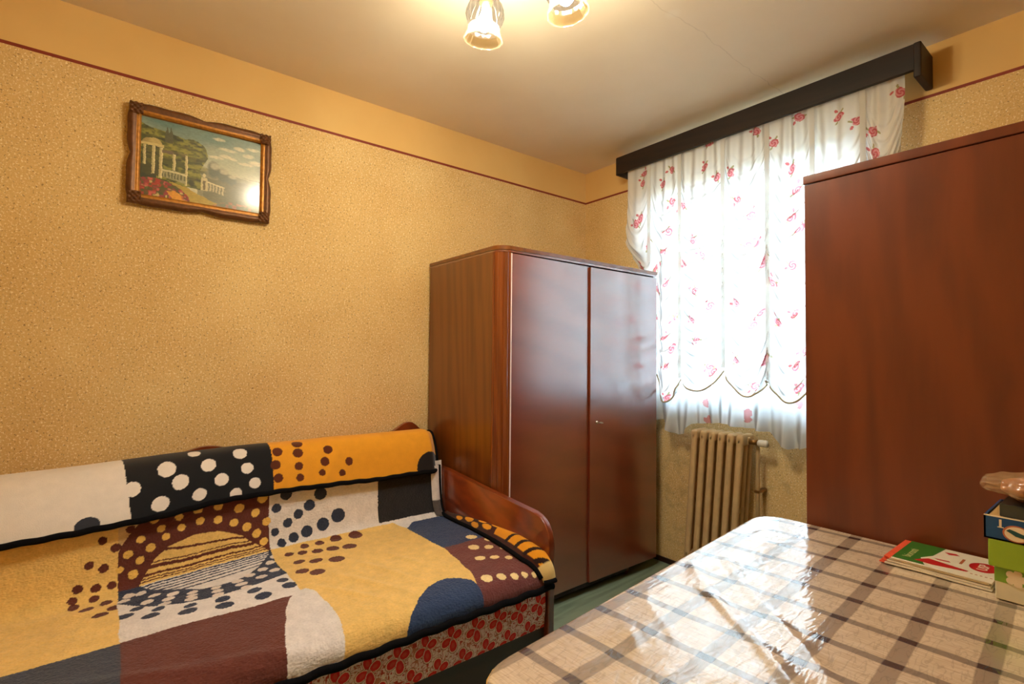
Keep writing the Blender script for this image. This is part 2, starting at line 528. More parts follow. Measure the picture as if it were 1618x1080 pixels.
# ------------------------------------------------------------------ the room
H = 2.55
XR, YB = 2.75, -3.4
def struct(o):
    o['kind'] = 'structure'
    return o

struct(box('floor', (-.2, YB - .2, -.12), (XR + .2, .3, 0), M_floor))
struct(box('ceiling', (-.2, YB - .2, H), (XR + .2, .3, H + .12), M_ceil))
struct(box('wall_left', (-.2, YB - .2, 0), (0, .3, H), M_wall))
struct(box('wall_right', (XR, YB - .2, 0), (XR + .2, .3, H), M_wall))
struct(box('wall_front', (0, YB - .2, 0), (XR, YB, H), M_wall))
WX0, WX1, WZ0, WZ1 = .555, 1.755, .95, 2.385
struct(boxes('wall_back', [((0, 0, 0), (XR, .3, WZ0)), ((0, 0, WZ1), (XR, .3, H)),
                           ((0, 0, WZ0), (WX0, .3, WZ1)), ((WX1, 0, WZ0), (XR, .3, WZ1))], M_wallw))
struct(box('trim_1', (0, YB, 2.329), (.0015, 0, 2.341), M_red))
struct(box('trim_2', (0, -.0015, 2.329), (XR, 0, 2.341), M_red))
struct(box('trim_3', (XR - .0015, YB, 2.329), (XR, 0, 2.341), M_red))
struct(box('baseboard_back', (0, -.014, 0), (XR, 0, .03), M_dark, bevel=.004))
struct(box('baseboard_left', (0, YB, 0), (.014, -.014, .05), M_dark, bevel=.004))

# window: painted timber frame set back in the reveal, three casements, sill
win = empty('window_1', ((WX0 + WX1) / 2, .1, WZ0))
win['kind'] = 'structure'
FY0, FY1 = .09, .15
boxes('window_frame', [((WX0, FY0, WZ0), (WX0 + .06, FY1, WZ1)), ((WX1 - .06, FY0, WZ0), (WX1, FY1, WZ1)),
                       ((WX0, FY0, WZ0), (WX1, FY1, WZ0 + .07)), ((WX0, FY0, WZ1 - .12), (WX1, FY1, WZ1))], M_white, win, .004)
nz = 3
span = (WX1 - WX0 - .12) / nz
for k in range(nz):
    a = WX0 + .06 + k * span
    s = boxes('sash', [((a, FY0 - .012, WZ0 + .07), (a + .045, FY1 - .012, WZ1 - .12)), ((a + span - .045, FY0 - .012, WZ0 + .07), (a + span, FY1 - .012, WZ1 - .12)),
                       ((a, FY0 - .012, WZ0 + .07), (a + span, FY1 - .012, WZ0 + .12)), ((a, FY0 - .012, WZ1 - .17), (a + span, FY1 - .012, WZ1 - .12))], M_white, win, .004)
    box('pane', (a + .045, .112, WZ0 + .12), (a + span - .045, .116, WZ1 - .17), M_glass, s)
box('window_sill', (WX0 - .0, -.03, WZ0 - .03), (WX1 + .0, FY0, WZ0), M_white, win, .006)
# ground far below, outside
M_ground = pmat('outdoor_ground', (120, 120, 112), .9, noise=.2, nscale=.2)
struct(box('ground_outside', (-60, .6, -6.2), (60, 120, -6.0), M_ground))

# ------------------------------------------------------------------ wardrobe with two doors
X0, X1, Y0, Y1, WH, WB = .03, .677, -1.273, -.104, 1.745, .058
w1 = thing('wardrobe', ((X0 + X1) / 2, (Y0 + Y1) / 2, 0), 'glossy mahogany two-door wardrobe with rounded corner, standing between the bed and the window wall', 'wardrobe')
RC = .062
def rounded_left(x0, x1, y0, y1, r, n=8):
    pts = [(x0, y1), (x0, y0)]
    for k in range(n + 1):
        a = -math.pi / 2 + k * math.pi / 2 / n
        pts.append((x1 - r + r * math.cos(a), y0 + r + r * math.sin(a)))
    pts.append((x1, y1))
    return pts
prism('carcass', rounded_left(X0 + .012, X1 - .022, Y0 + .004, Y1 - .004, .045), WB, WH - .03, M_shadowgap, w1)
box('side_panel', (X0, Y0, WB), (X1 - RC, Y0 + .02, WH - .028), M_mahs, w1, .001)
box('side_panel', (X0, Y1 - .02, WB), (X1 - .02, Y1, WH - .028), M_mahs, w1, .001)
bm = bmesh.new()   # fluted quarter-round corner post
outl = []
for k in range(25):
    a = -math.pi / 2 + k * math.pi / 2 / 24
    fl_ = .0022 if k % 6 in (3,) and 2 < k < 23 else 0
    outl.append((X1 - RC + (RC - fl_) * math.cos(a), Y0 + RC + (RC - fl_) * math.sin(a)))
outl += [(X1 - .03, Y0 + RC), (X1 - RC, Y0 + .03)]
bm.free()
prism('corner_post', outl, WB, WH - .028, M_mahp, w1)
top_out = rounded_left(X0 - .003, X1 + .006, Y0 - .005, Y1 + .005, RC + .006, 12)
prism('top_board', top_out, WH - .018, WH, M_mahs, w1, .003)
prism('top_moulding', rounded_left(X0, X1 + .001, Y0 - .001, Y1 + .001, RC, 12), WH - .028, WH - .018, M_mah, w1)
YS = -.676
DZ1 = WH - .032
d1 = box('door', (X1 - .02, Y0 + RC + .006, WB), (X1, YS - .0006, DZ1), M_mah, w1, .0015)
d2 = box('door', (X1 - .02, YS + .0004, WB), (X1 + .002, Y1 + .002, DZ1 - .004), M_mah, w1, .0015)
box('edge_strip', (X1 - .018, Y0 + RC - .001, WB + .01), (X1 + .0015, Y0 + RC + .0055, DZ1), M_strip, d1)
# the left door is tilted to catch the window's reflection: its free edge sits a little deeper than its hinge edge
hy = Y0 + RC + .006
for v in d1.data.vertices:
    v.co.x -= (v.co.y - hy) * math.tan(math.radians(1.1))
tag(d2, 'right-hand door with the key in its lock')
KY, KZ = -.624, .886
lathe('keyhole_plate', [(0, .0), (.009, .0), (.0085, .0025), (0, .0025)], M_steel, d2, Matrix.Translation((X1 + .002, KY, KZ)) @ Matrix.Rotation(math.radians(90), 4, 'Y'), 16)
bm = bmesh.new()
bm_tube(bm, [(X1 + .002, KY, KZ), (X1 + .022, KY + .002, KZ + .001)], .0028, 8)
ring = [(X1 + .03 + .008 * math.cos(a), KY + .004 + .011 * math.cos(a) * .3 + .010 * math.sin(a), KZ + .001 - .005 * math.sin(a)) for a in np.linspace(0, 2 * math.pi, 17)]
bm_tube(bm, ring, .0018, 6, False)
from_bm('key', bm, M_steel, d2, True)
for (lx, ly) in ((X1 - .05, Y1 - .21), (X1 - .05, Y0 + .10), (X0 + .05, Y1 - .1), (X0 + .05, Y0 + .1)):
    lathe('leg', [(0, 0), (.012, 0), (.019, WB), (0, WB)], M_mahs, w1, Matrix.Translation((lx, ly, 0)), 16)
box('plinth_rail', (X1 - .026, Y0 + .06, WB - .022), (X1 - .012, Y1 - .25, WB), M_shadowgap, w1)

# ------------------------------------------------------------------ large wardrobe beside the table
W2X, W2Y, W2H = 1.867, -1.01, 1.79
w2 = thing('wardrobe', (2.28, -.64, 0), 'tall reddish-brown wardrobe seen from its plain side panel, beside the table', 'wardrobe')
box('side_panel', (W2X, W2Y, .05), (2.70, W2Y + .022, W2H - .028), M_mah2, w2, .0015)
boxes('carcass', [((W2X + .02, W2Y + .022, .06), (2.70, -.25, W2H - .03))], M_shadowgap, w2)
box('side_panel', (W2X, -.272, .05), (2.70, -.25, W2H - .028), M_mah2, w2, .0015)
box('top_board', (W2X - .003, W2Y - .004, W2H - .026), (2.705, -.246, W2H), M_mah2, w2, .003)
box('door', (W2X - .001, W2Y + .024, .06), (W2X + .019, -.642, W2H - .03), M_mah2, w2, .0015)
box('door', (W2X - .001, -.638, .06), (W2X + .019, -.274, W2H - .03), M_mah2, w2, .0015)
box('base', (W2X + .01, W2Y + .01, 0), (2.69, -.26, .05), M_dark, w2, .002)

# ------------------------------------------------------------------ bed
YB0, YB1 = -3.2, -1.28
bed = thing('sofa_bed', (.55, -2.25, 0), 'wooden sofa bed with red floral mattress and sloping end board, under the blanket', 'bed')
# end board with rounded front top corner
eo = [(.05, .05), (.05, .672), (.286, .660), (.60, .634), (.90, .612)]
for k in range(9):
    a = math.pi / 2 - k * math.pi / 2 / 8
    eo.append((.962 + .098 * math.cos(a), .510 + .098 * math.sin(a)))
eo += [(1.060, .05)]
prism('end_board', eo, -1.314, -1.284, M_bed, bed, .007, 'xz', True)
eo2 = [(x, z) for x, z in eo]
prism('end_board', eo2, -3.23, -3.20, M_bed, bed, .007, 'xz', True)
# curvy back board, mirrored humps along its top
bo = [(-3.2, .06)]
for y in np.linspace(-3.2, -1.314, 90):
    z = .765
    z += .078 * math.exp(-((y + 2.33) / .16) ** 2) + .105 * math.exp(-((y + 1.39) / .09) ** 2) + .05 * math.exp(-((y + 1.55) / .12) ** 2)
    bo.append((y, min(z, .877)))
bo += [(-1.314, .06)]
prism('back_board', bo, .02, .046, M_bed, bed, .004, 'yz', True)
box('front_rail', (1.012, -3.2, .045), (1.034, -1.312, .215), M_dark, bed, .003)
box('base_frame', (.06, -3.2, .05), (1.012, -1.312, .20), M_dark, bed, .003)
for (lx, ly) in ((1.0, -1.36), (1.0, -3.15), (.09, -1.36), (.09, -3.15)):
    box('leg', (lx - .025, ly - .025, 0), (lx + .025, ly + .025, .05), M_dark, bed, .003)
box('mattress', (.28, -3.195, .20), (1.035, -1.318, .412), M_cushion, bed, .02, 3)
# floral cover on the mattress front
ny_, nz_ = 780, 150
yy = np.linspace(-2.50, -1.320, ny_); zz = np.linspace(.19, .40, nz_)
Y, Z = np.meshgrid(yy, zz, indexing='ij')
P = np.stack([1.0405 + .007 * np.sin(np.pi * np.clip((Z - .19) / .21, 0, 1)) + .0015 * vnoise(Y * 8, Z * 14, 4), Y, Z], -1)
col = np.zeros(P.shape); col[:] = lin(240, 212, 214)
n1 = vnoise(Y * 95, Z * 95, 1); n2 = vnoise(Y * 70 + 9, Z * 70, 2); n3 = vnoise(Y * 120, Z * 120 + 5, 8)
col[np.abs(n1 - .5) < .06] = lin(184, 84, 74)
col[(np.abs(n2 - .5) < .05)] = lin(196, 128, 108)
col[(np.abs(n3 - .55) < .06)] = lin(240, 226, 224)
col[(n1 > .84)] = lin(190, 74, 70)
SP = .097
def petal(cy, cz, ang, ln, wd):
    ca, sa = math.cos(ang), math.sin(ang)
    u = (Y - cy) * ca + (Z - cz) * sa; v = -(Y - cy) * sa + (Z - cz) * ca
    u = (u - ln * .62) / (ln * .5); w = v / (wd * .5 * (1.05 + .18 * np.clip(u, -1, 1)))
    return u * u + w * w
for row, (rz, off) in enumerate(((.287, 0), (.385, .5), (.195, .5))):
    for k in range(-2, 13):
        cy = -1.352 - (k + off) * SP; cz = rz
        rot = math.radians(100)
        for q, (ang, ln) in enumerate(((rot, .038), (rot - math.radians(78), .034), (rot + math.radians(98), .036), (rot + math.radians(180), .040))):
            d = petal(cy, cz, ang, ln, .024)
            col[d < 1.95] = lin(150, 84, 62)
            col[d < 1.65] = lin(240, 216, 206)
            col[d < 1.15] = lin(214, 50, 54)
            col[(d < .22)] = lin(214, 82, 74)
        dd = ((Y - cy) / .006) ** 2 + ((Z - cz) / .006) ** 2
        col[dd < 1] = lin(200, 150, 140)
fcov = grid_mesh('floral_cover', P, M_floral, bed, col)
tag(fcov, 'red flowers on a pinkish fabric')
# backrest bolster under the blanket
bo2 = [(.05, .47), (.05, .75), (.09, .785), (.15, .800), (.20, .785), (.23, .75), (.245, .68), (.243, .47)]
prism('backrest_cushion', bo2, -3.19, -1.365, M_cushion, bed, .01, 'xz', True)

# ------------------------------------------------------------------ blanket
blk = thing('fleece_blanket', (.65, -2.2, .41), 'patchwork-print fleece blanket in mustard, brown, white and navy with dots, spread over the bed', 'blanket')
def main_ctrl(y):
    xc = .262 + .13 * sm((-1.9 - y) / 1.1)
    return np.array([(xc - .012, .70), (xc - .006, .58), (xc + .004, .49), (xc + .03, .446), (xc + .10, .433), (.5 * (xc + .1) + .4, .438), (.80, .441), (.98, .438), (1.05, .424), (1.078, .395), (1.083, .362)])
def flap_ctrl(y):
    d = -.026 * sm((-2.2 - y) / .7); h = .012 * np.exp(-((y + 2.15) / .35) ** 2)
    e = .13 * sm((-1.9 - y) / 1.1)
    return np.array([(.06, .79 + d), (.10, .838 + d), (.15 + .1 * e, .852 + d), (.205 + .3 * e, .840 + d), (.245 + .65 * e, .79 + d), (.267 + .9 * e, .72 + d + h + .1 * e), (.282 + e, .657 + d + h + .2 * e)])
def surf(ctrl, ys, S):
    C = catmull(ctrl(-2.0), 40)
    Ln = np.concatenate([[0], np.cumsum(np.hypot(*np.diff(C, axis=0).T))])
    idx = np.interp(S, Ln, np.arange(len(Ln)))
    out = np.zeros((len(ys), len(S), 3))
    for i, y in enumerate(ys):
        Q = catmull(ctrl(y), 40)
        ar = np.arange(len(Q))
        out[i, :, 0] = np.interp(idx, ar, Q[:, 0]); out[i, :, 2] = np.interp(idx, ar, Q[:, 1]); out[i, :, 1] = y
    return out
LM, LF = 1.0976, .3637
C_YEL, C_WHI, C_BRN, C_NAV = lin(234, 194, 112), lin(226, 218, 210), lin(98, 50, 38), lin(46, 54, 74)
C_SLA, C_CHA, C_BLU, C_MAR, C_CRM = lin(66, 70, 80), lin(44, 42, 42), lin(48, 66, 98), lin(112, 62, 58), lin(238, 212, 150)
C_ORG, C_BLK, C_FWH = lin(228, 156, 40), lin(26, 27, 30), lin(226, 216, 203)

ys = np.linspace(-1.318, -3.06, 800)
S = np.linspace(0, LM, 540)
Pm = surf(main_ctrl, ys, S)
Yg, Sg = np.meshgrid(ys, S, indexing='ij')
jit = .003
Yc = Yg + jit * (vnoise(Yg * 260, Sg * 260, 11) - .5) + .006 * (vnoise(Yg * 14, Sg * 14, 12) - .5)
Sg_ = Sg + jit * (vnoise(Yg * 260, Sg * 260, 13) - .5) + .006 * (vnoise(Yg * 14, Sg * 14, 14) - .5)
col = np.zeros(Pm.shape)
U1, U2, U3 = -2.622, -2.138, -1.662
col[:] = C_WHI
left = Yc < U1
mid = (Yc >= U1) & (Yc < U2)
right = Yc >= U2
col[left & (Sg_ < .724)] = C_YEL
col[left & (Sg_ >= .724)] = C_SLA
# middle column: the ring, brown above and navy below the crease
CS = .262
ro_y, ro_s = -2.36, .30
col[mid & (Sg_ < CS)] = lin(214, 178, 120)
top = mid & (Sg_ < CS + .004)
outer = inpoly(Yc, Sg_, [(-2.66, .27), (-2.640, .20), (-2.626, .150), (-2.612, .115), (-2.589, .082), (-2.55, .038), (-2.50, -.02), (-2.1, -.02), (-2.1, .27)])
col[top & outer] = C_BRN
bot = mid & (Sg_ >= CS + .004)
col[bot] = C_WHI
col[bot & inpoly(Yc, Sg_, [(-2.64, .262), (-2.12, .262), (-2.12, .507), (-2.144, .512), (-2.239, .545), (-2.362, .560), (-2.467, .530), (-2.532, .480), (-2.59, .40), (-2.64, .325)])] = C_NAV
inner_t = inpoly(Yc, Sg_, [(-2.146, .27), (-2.146, .262), (-2.181, .228), (-2.236, .179), (-2.319, .142), (-2.404, .133), (-2.477, .155), (-2.522, .192), (-2.545, .228), (-2.566, .262), (-2.566, .27)])
inner_b = inpoly(Yc, Sg_, [(-2.566, .262), (-2.524, .306), (-2.454, .375), (-2.400, .430), (-2.346, .449), (-2.30, .443), (-2.261, .421), (-2.194, .355), (-2.151, .284), (-2.146, .262)])
col[top & inner_t] = C_YEL
col[bot & inner_b] = C_WHI
# stripes across the ring's middle
def stripe(y0, s0, y1, s1, w0, w1, c, mask):
    t = (Yc - y0) / (y1 - y0)
    sl = s0 + (s1 - s0) * t
    w = w0 + (w1 - w0) * t
    rag = .003 * (vnoise(Yg * 120, Sg * 40, 21) - .5)
    col[mask & (t > -.05) & (t < 1.02) & (np.abs(Sg_ + rag - sl) < w)] = c
for y0, s0, y1, s1, w0, w1 in ((-2.484, .164, -2.215, .188, .0045, .003), (-2.537, .213, -2.199, .216, .0065, .005), (-2.53, .200, -2.21, .203, .002, .002), (-2.545, .237, -2.175, .236, .004, .003), (-2.552, .248, -2.165, .247, .002, .002), (-2.556, .256, -2.158, .255, .0022, .002)):
    stripe(y0, s0, y1, s1, w0, w1, C_BRN, top & inner_t)
for y0, s0, y1, s1, w0, w1 in ((-2.552, .272, -2.150, .270, .003, .003), (-2.545, .284, -2.151, .280, .003, .003), (-2.53, .300, -2.156, .292, .004, .003), (-2.509, .320, -2.164, .306, .005, .003), (-2.48, .346, -2.176, .324, .006, .003), (-2.44, .380, -2.19, .346, .006, .003)):
    stripe(y0, s0, y1, s1, w0, w1, C_NAV, bot & inner_b)
# brown block and white arch at the front
fb = (Yc >= U1) & (Yc < -2.115) & (Sg_ > .718)
col[fb] = lin(104, 56, 46)
arch = inpoly(Yc, Sg_, [(-2.118, .686), (-2.101, .725), (-2.094, .834), (-2.099, .944), (-2.112, 1.033), (-2.126, 1.11), (-2.275, 1.11), (-2.268, 1.03), (-2.256, .964), (-2.219, .821), (-2.181, .733), (-2.150, .698)])
# right column
col[right & (Sg_ < CS)] = C_WHI
col[right & (Sg_ < .25) & (Yc > U3) & (Yc < -1.352 + .1 * (Sg_ - .21))] = C_CHA
col[right & (Sg_ >= CS)] = C_YEL
edge_c = np.interp(Sg_, [.262, .334, .504, .669, .818, .933, 1.032, 1.1], [-1.600, -1.563, -1.568, -1.565, -1.583, -1.603, -1.640, -1.66])
rc = right & (Sg_ >= CS) & (Yc > edge_c)
col[rc & (Sg_ < .66)] = C_BLU
col[rc & (Sg_ < .285 + .05 * sm((-1.50 - Yc) / .07) + .02 * sm((Yc + 1.36) / .05))] = C_WHI
col[rc & (Sg_ >= .66)] = C_MAR
navy_arch = inpoly(Yc, Sg_, [(-1.930, 1.12), (-1.921, 1.073), (-1.903, 1.04), (-1.848, .981), (-1.786, .936), (-1.735, .916), (-1.700, .914), (-1.661, .936), (-1.632, .972), (-1.630, 1.011), (-1.640, 1.12)])
col[navy_arch] = C_BLU
col[arch] = C_WHI
def dots(L, c, mask=None, e=1.0):
    for (y, s, r) in L:
        d = (Yc - y) ** 2 + ((Sg_ - s) * e) ** 2 < r * r
        col[d if mask is None else (d & mask)] = c
dots([(-2.589, .068, .013), (-2.664, .088, .013), (-2.629, .119, .014), (-2.699, .157, .013), (-2.659, .177, .0143), (-2.722, .222, .0135), (-2.677, .233, .0135), (-2.637, .238, .013), (-2.735, .256, .0135), (-2.682, .268, .0135), (-2.732, .282, .014), (-2.652, .306, .0162), (-2.699, .318, .0186), (-2.630, .375, .0185), (-2.664, .405, .021)], C_BRN, left | top)
dots([(-2.524, .052, .013), (-2.449, .058, .013), (-2.389, .046, .0153), (-2.321, .049, .0153), (-2.249, .071, .0165), (-2.191, .102, .0165), (-2.164, .050, .0204), (-2.146, .148, .0165), (-2.504, .088, .013), (-2.442, .097, .013), (-2.382, .09, .0141), (-2.321, .099, .0153), (-2.266, .124, .0153), (-2.221, .149, .0165), (-2.184, .184, .0165), (-2.159, .223, .0153), (-2.562, .11, .013), (-2.489, .121, .013), (-2.597, .152, .013), (-2.534, .148, .0143), (-2.564, .181, .0131), (-2.582, .221, .0143), (-2.617, .196, .0103)], C_CRM if False else lin(232, 186, 92))
dots([(-2.609, .495, .024), (-2.547, .564, .0237), (-2.577, .448, .0195), (-2.524, .518, .0195), (-2.454, .620, .0252), (-2.444, .572, .0183), (-2.357, .653, .027), (-2.357, .597, .0226), (-2.264, .598, .0228), (-2.249, .663, .025), (-2.160, .632, .025), (-2.166, .572, .021)], C_NAV, bot)
dots([(-2.607, .334, .0172), (-2.594, .300, .0165), (-2.562, .306, .0157), (-2.549, .410, .0185), (-2.527, .364, .0175), (-2.504, .484, .0185), (-2.492, .440, .018), (-2.477, .404, .018), (-2.437, .512, .0185), (-2.432, .476, .017), (-2.424, .440, .0165), (-2.364, .545, .018), (-2.359, .504, .018), (-2.357, .464, .016), (-2.291, .455, .0195), (-2.284, .499, .0195), (-2.279, .546, .018), (-2.244, .421, .0185), (-2.216, .473, .0195), (-2.194, .396, .0185), (-2.156, .353, .0165), (-2.161, .437, .0192), (-2.134, .311, .0165), (-2.201, .330, .0)], lin(224, 210, 196), bot)
dots([(-2.069, .050, .0242), (-1.926, .074, .0266), (-2.109, .102, .0192), (-1.973, .115, .023), (-2.019, .143, .0204), (-1.848, .179, .0305), (-2.064, .171, .0194), (-1.916, .203, .0267), (-2.114, .198, .0167), (-1.986, .220, .0242), (-2.041, .234, .0204), (-2.091, .245, .0175)], lin(52, 58, 74), right)
dots([(-1.791, .290, .0300), (-1.876, .286, .0250), (-1.856, .389, .0294), (-1.918, .371, .0255), (-1.976, .360, .0216), (-2.031, .341, .0201), (-2.081, .325, .0181), (-2.006, .290, .0181), (-1.946, .290, .018), (-1.946, .499, .0308), (-2.016, .462, .0255), (-2.069, .424, .0212), (-2.044, .572, .029), (-2.088, .528, .0241)], C_BRN, right)
dots([(-1.403, .627, .025), (-1.358, .697, .0201), (-1.458, .725, .0235), (-1.405, .760, .0196), (-1.365, .809, .0162), (-1.500, .834, .022), (-1.450, .864, .0186), (-1.410, .900, .0152), (-1.578, .992, .022), (-1.523, 1.005, .0175), (-1.475, 1.021, .016), (-1.433, 1.029, .0131), (-1.393, 1.040, .0117)], C_CRM)
# soft wrinkles and pile
seat = sm((Sg - .27) / .12)
dz = .0035 * (vnoise(Yg * 9, Sg * 16, 31) - .5) + .006 * (vnoise(Yg * 4, Sg * 5, 32) - .5)
for (cy, cs, an, ln, w, a) in ((-1.85, .70, 1.2, .12, .016, .006), (-1.93, .78, 1.1, .14, .018, .007), (-1.74, .66, 1.3, .10, .015, .005), (-2.02, .80, 1.0, .12, .015, .006), (-2.55, .95, .4, .22, .02, .008), (-2.35, 1.0, .3, .2, .02, .007), (-2.75, .33, .25, .25, .03, .006)):
    ca, sa = math.cos(an), math.sin(an)
    u = (Yg - cy) * ca + (Sg - cs) * sa; v = -(Yg - cy) * sa + (Sg - cs) * ca
    dz += a * np.exp(-(u / ln) ** 2 - (v / w) ** 2)
nrm = np.cross(np.gradient(Pm, axis=0), np.gradient(Pm, axis=1))
nrm /= np.linalg.norm(nrm, axis=2, keepdims=True) + 1e-9
nrm *= np.sign(nrm[400, 300, 2])
Pm2 = Pm + nrm * (dz * (.4 + .6 * seat))[..., None] + nrm * (.0022 * (vnoise(Yg * 300, Sg * 300, 33) - .5))[..., None]
Pm2[..., 2] = np.maximum(Pm2[..., 2], .355)
sheet = grid_mesh('blanket_sheet', Pm2, M_fleece, blk, col)
tube('hem', [Pm2[i, -1] + np.array([.003, 0, -.001 + .003 * math.sin(i * .13)]) for i in range(0, 800, 8)], .0125, M_hem, sheet, 8)

# flap folded forward over the backrest, reverse side out
ysf = np.linspace(-1.33, -3.06, 620)
Sf = np.linspace(0, LF, 170)
Pf = surf(flap_ctrl, ysf, Sf)
Yg, Sg = np.meshgrid(ysf, Sf, indexing='ij')
endr = sm((Yg + 1.40) / .07)       # round the right-hand end in
Pf[..., 0] -= .05 * endr ** 2 * sm((Sg - .05) / .2)
Pf[..., 2] -= .018 * endr ** 2 * (1 - sm((Sg - .15) / .2))
Pf[..., 0] += .006 * (vnoise(Yg * 7, Sg * 10, 41) - .5) + .008 * np.exp(-((Yg + 1.86 + .6 * (Sg - .25)) / .025) ** 2) * sm((Sg - .12) / .1)
Pf[..., 2] += .006 * (vnoise(Yg * 6, Sg * 3, 42) - .5)
Yc = Yg + .002 * (vnoise(Yg * 260, Sg * 260, 43) - .5)
Sc = Sg + .002 * (vnoise(Yg * 260, Sg * 260, 44) - .5)
col = np.zeros(Pf.shape)
col[:] = C_ORG
b1 = np.interp(Sc, [0, .063, .342], [-2.63, -2.624, -2.592])
col[Yc < -2.124] = C_BLK
col[Yc < b1] = C_FWH
def fdots(L, c):
    for (y, s, r) in L:
        col[(Yc - y) ** 2 + (Sc - s) ** 2 < r * r] = c
fdots([(-2.589, .254, .0242), (-2.487, .205, .0285), (-2.447, .260, .0267), (-2.509, .321, .0271), (-2.354, .218, .0254), (-2.389, .322, .0231), (-2.314, .283, .0242), (-2.240, .185, .0255), (-2.221, .253, .0227), (-2.196, .317, .0215), (-2.266, .348, .0217), (-2.395, .150, .022)], C_FWH)
fdots([(-2.100, .198, .0205), (-2.113, .255, .0202), (-2.106, .312, .0189), (-2.014, .165, .0225), (-2.019, .214, .0214), (-2.021, .273, .0176), (-2.019, .321, .0164), (-1.891, .215, .0202), (-1.911, .266, .0189), (-1.926, .310, .0138), (-1.803, .276, .0176), (-1.838, .321, .0151)], lin(92, 44, 26))
col[((Yc + 1.392) / .078) ** 2 + ((Sc - .345) / .072) ** 2 < 1] = lin(34, 28, 26)
fdots([(-2.705, .350, .033)], lin(52, 54, 62))
flap = grid_mesh('folded_flap', Pf, M_flap, blk, col)
tag(flap, 'flap of the blanket folded over the backrest, reverse side out')
tube('hem', [Pf[i, -1] + np.array([.002, 0, -.002 + .0015 * math.sin(i * .21)]) for i in range(0, 620, 6)], .0105, M_hem, flap, 8)
tube('hem', [Pf[0, j] + np.array([.0, .002, 0]) for j in range(20, 170, 4)], .007, M_hem, flap, 8)

# side edge turned over against the end board
st_ = np.linspace(.275, 1.075, 200)
yin = np.interp(st_, [.275, .40, .53, .75, .95, 1.05, 1.08], [-1.335, -1.338, -1.342, -1.358, -1.385, -1.375, -1.365])
base = surf(main_ctrl, [-1.34], st_)[0]
uu = np.linspace(0, 1, 26)
Pt = np.zeros((200, 26, 3)); ct = np.zeros((200, 26, 3))
lift = np.interp(st_, [.275, .4, .6, .85, 1.0, 1.075], [.012, .028, .042, .052, .040, .012])
nx_ = np.gradient(base, axis=0); nx_ /= np.linalg.norm(nx_, axis=1, keepdims=True)
nn = np.stack([-nx_[:, 2], 0 * nx_[:, 0], nx_[:, 0]], 1)
for j, u in enumerate(uu):
    yv = yin + (-1.3145 - yin) * (u ** 1.1)
    hgt = .006 + lift * math.sin(min(u, 1) * math.pi * .62) ** .8
    Pt[:, j] = base + nn * hgt[:, None]
    Pt[:, j, 1] = yv
T, Uu = np.meshgrid(st_, uu, indexing='ij')
ct[:] = lin(60, 32, 20)
ct[T > .62] = lin(70, 28, 14)
ct[(T > .72) & (Uu > .2)] = lin(228, 152, 30)
for (s, u, rs_, ru) in ((.42, .35, .028, .2), (.50, .55, .035, .28), (.56, .25, .03, .18), (.60, .75, .03, .18), (.65, .45, .035, .2), (.70, .8, .03, .14)):
    ct[((T - s) / rs_) ** 2 + ((Uu - u) / ru) ** 2 < 1] = lin(232, 158, 34)
for s in (.83, .90, .965, 1.02):
    ct[(np.abs(T - s - .04 * (Uu - .5)) < .010) & (Uu > .15)] = lin(40, 22, 16)
ct[T > 1.03] = lin(222, 190, 120)
turned = grid_mesh('turned_edge', Pt, M_flap, blk, ct)
tag(turned, 'side edge of the blanket turned up against the end board')
tube('hem', [Pt[i, 0] + np.array([0, -.003, .002]) for i in range(0, 200, 4)], .009, M_hem, turned, 8)
tube('hem', [Pt[-1, j] + np.array([.003, 0, 0]) for j in range(0, 26, 2)], .009, M_hem, turned, 8)
# end of the sheet hanging at the right of the backrest
se = np.linspace(0.02, .27, 40)
bs_ = surf(main_ctrl, [-1.33], se)[0]
Pe = np.zeros((40, 8, 3)); ce = np.zeros((40, 8, 3))
for j in range(8):
    Pe[:, j] = bs_ + np.array([.010 + .012 * math.sin(j / 7 * math.pi), 0, 0])
    Pe[:, j, 1] = -1.385 + .048 * j / 7 + .010 * (se / .27) ** 2
ce[:] = C_WHI
ce[se > .19] = lin(90, 82, 78)
ee = grid_mesh('turned_end', Pe, M_fleece, blk, ce)
tube('hem', [Pe[i, -1] for i in range(0, 40, 2)], .008, M_hem, ee, 8)

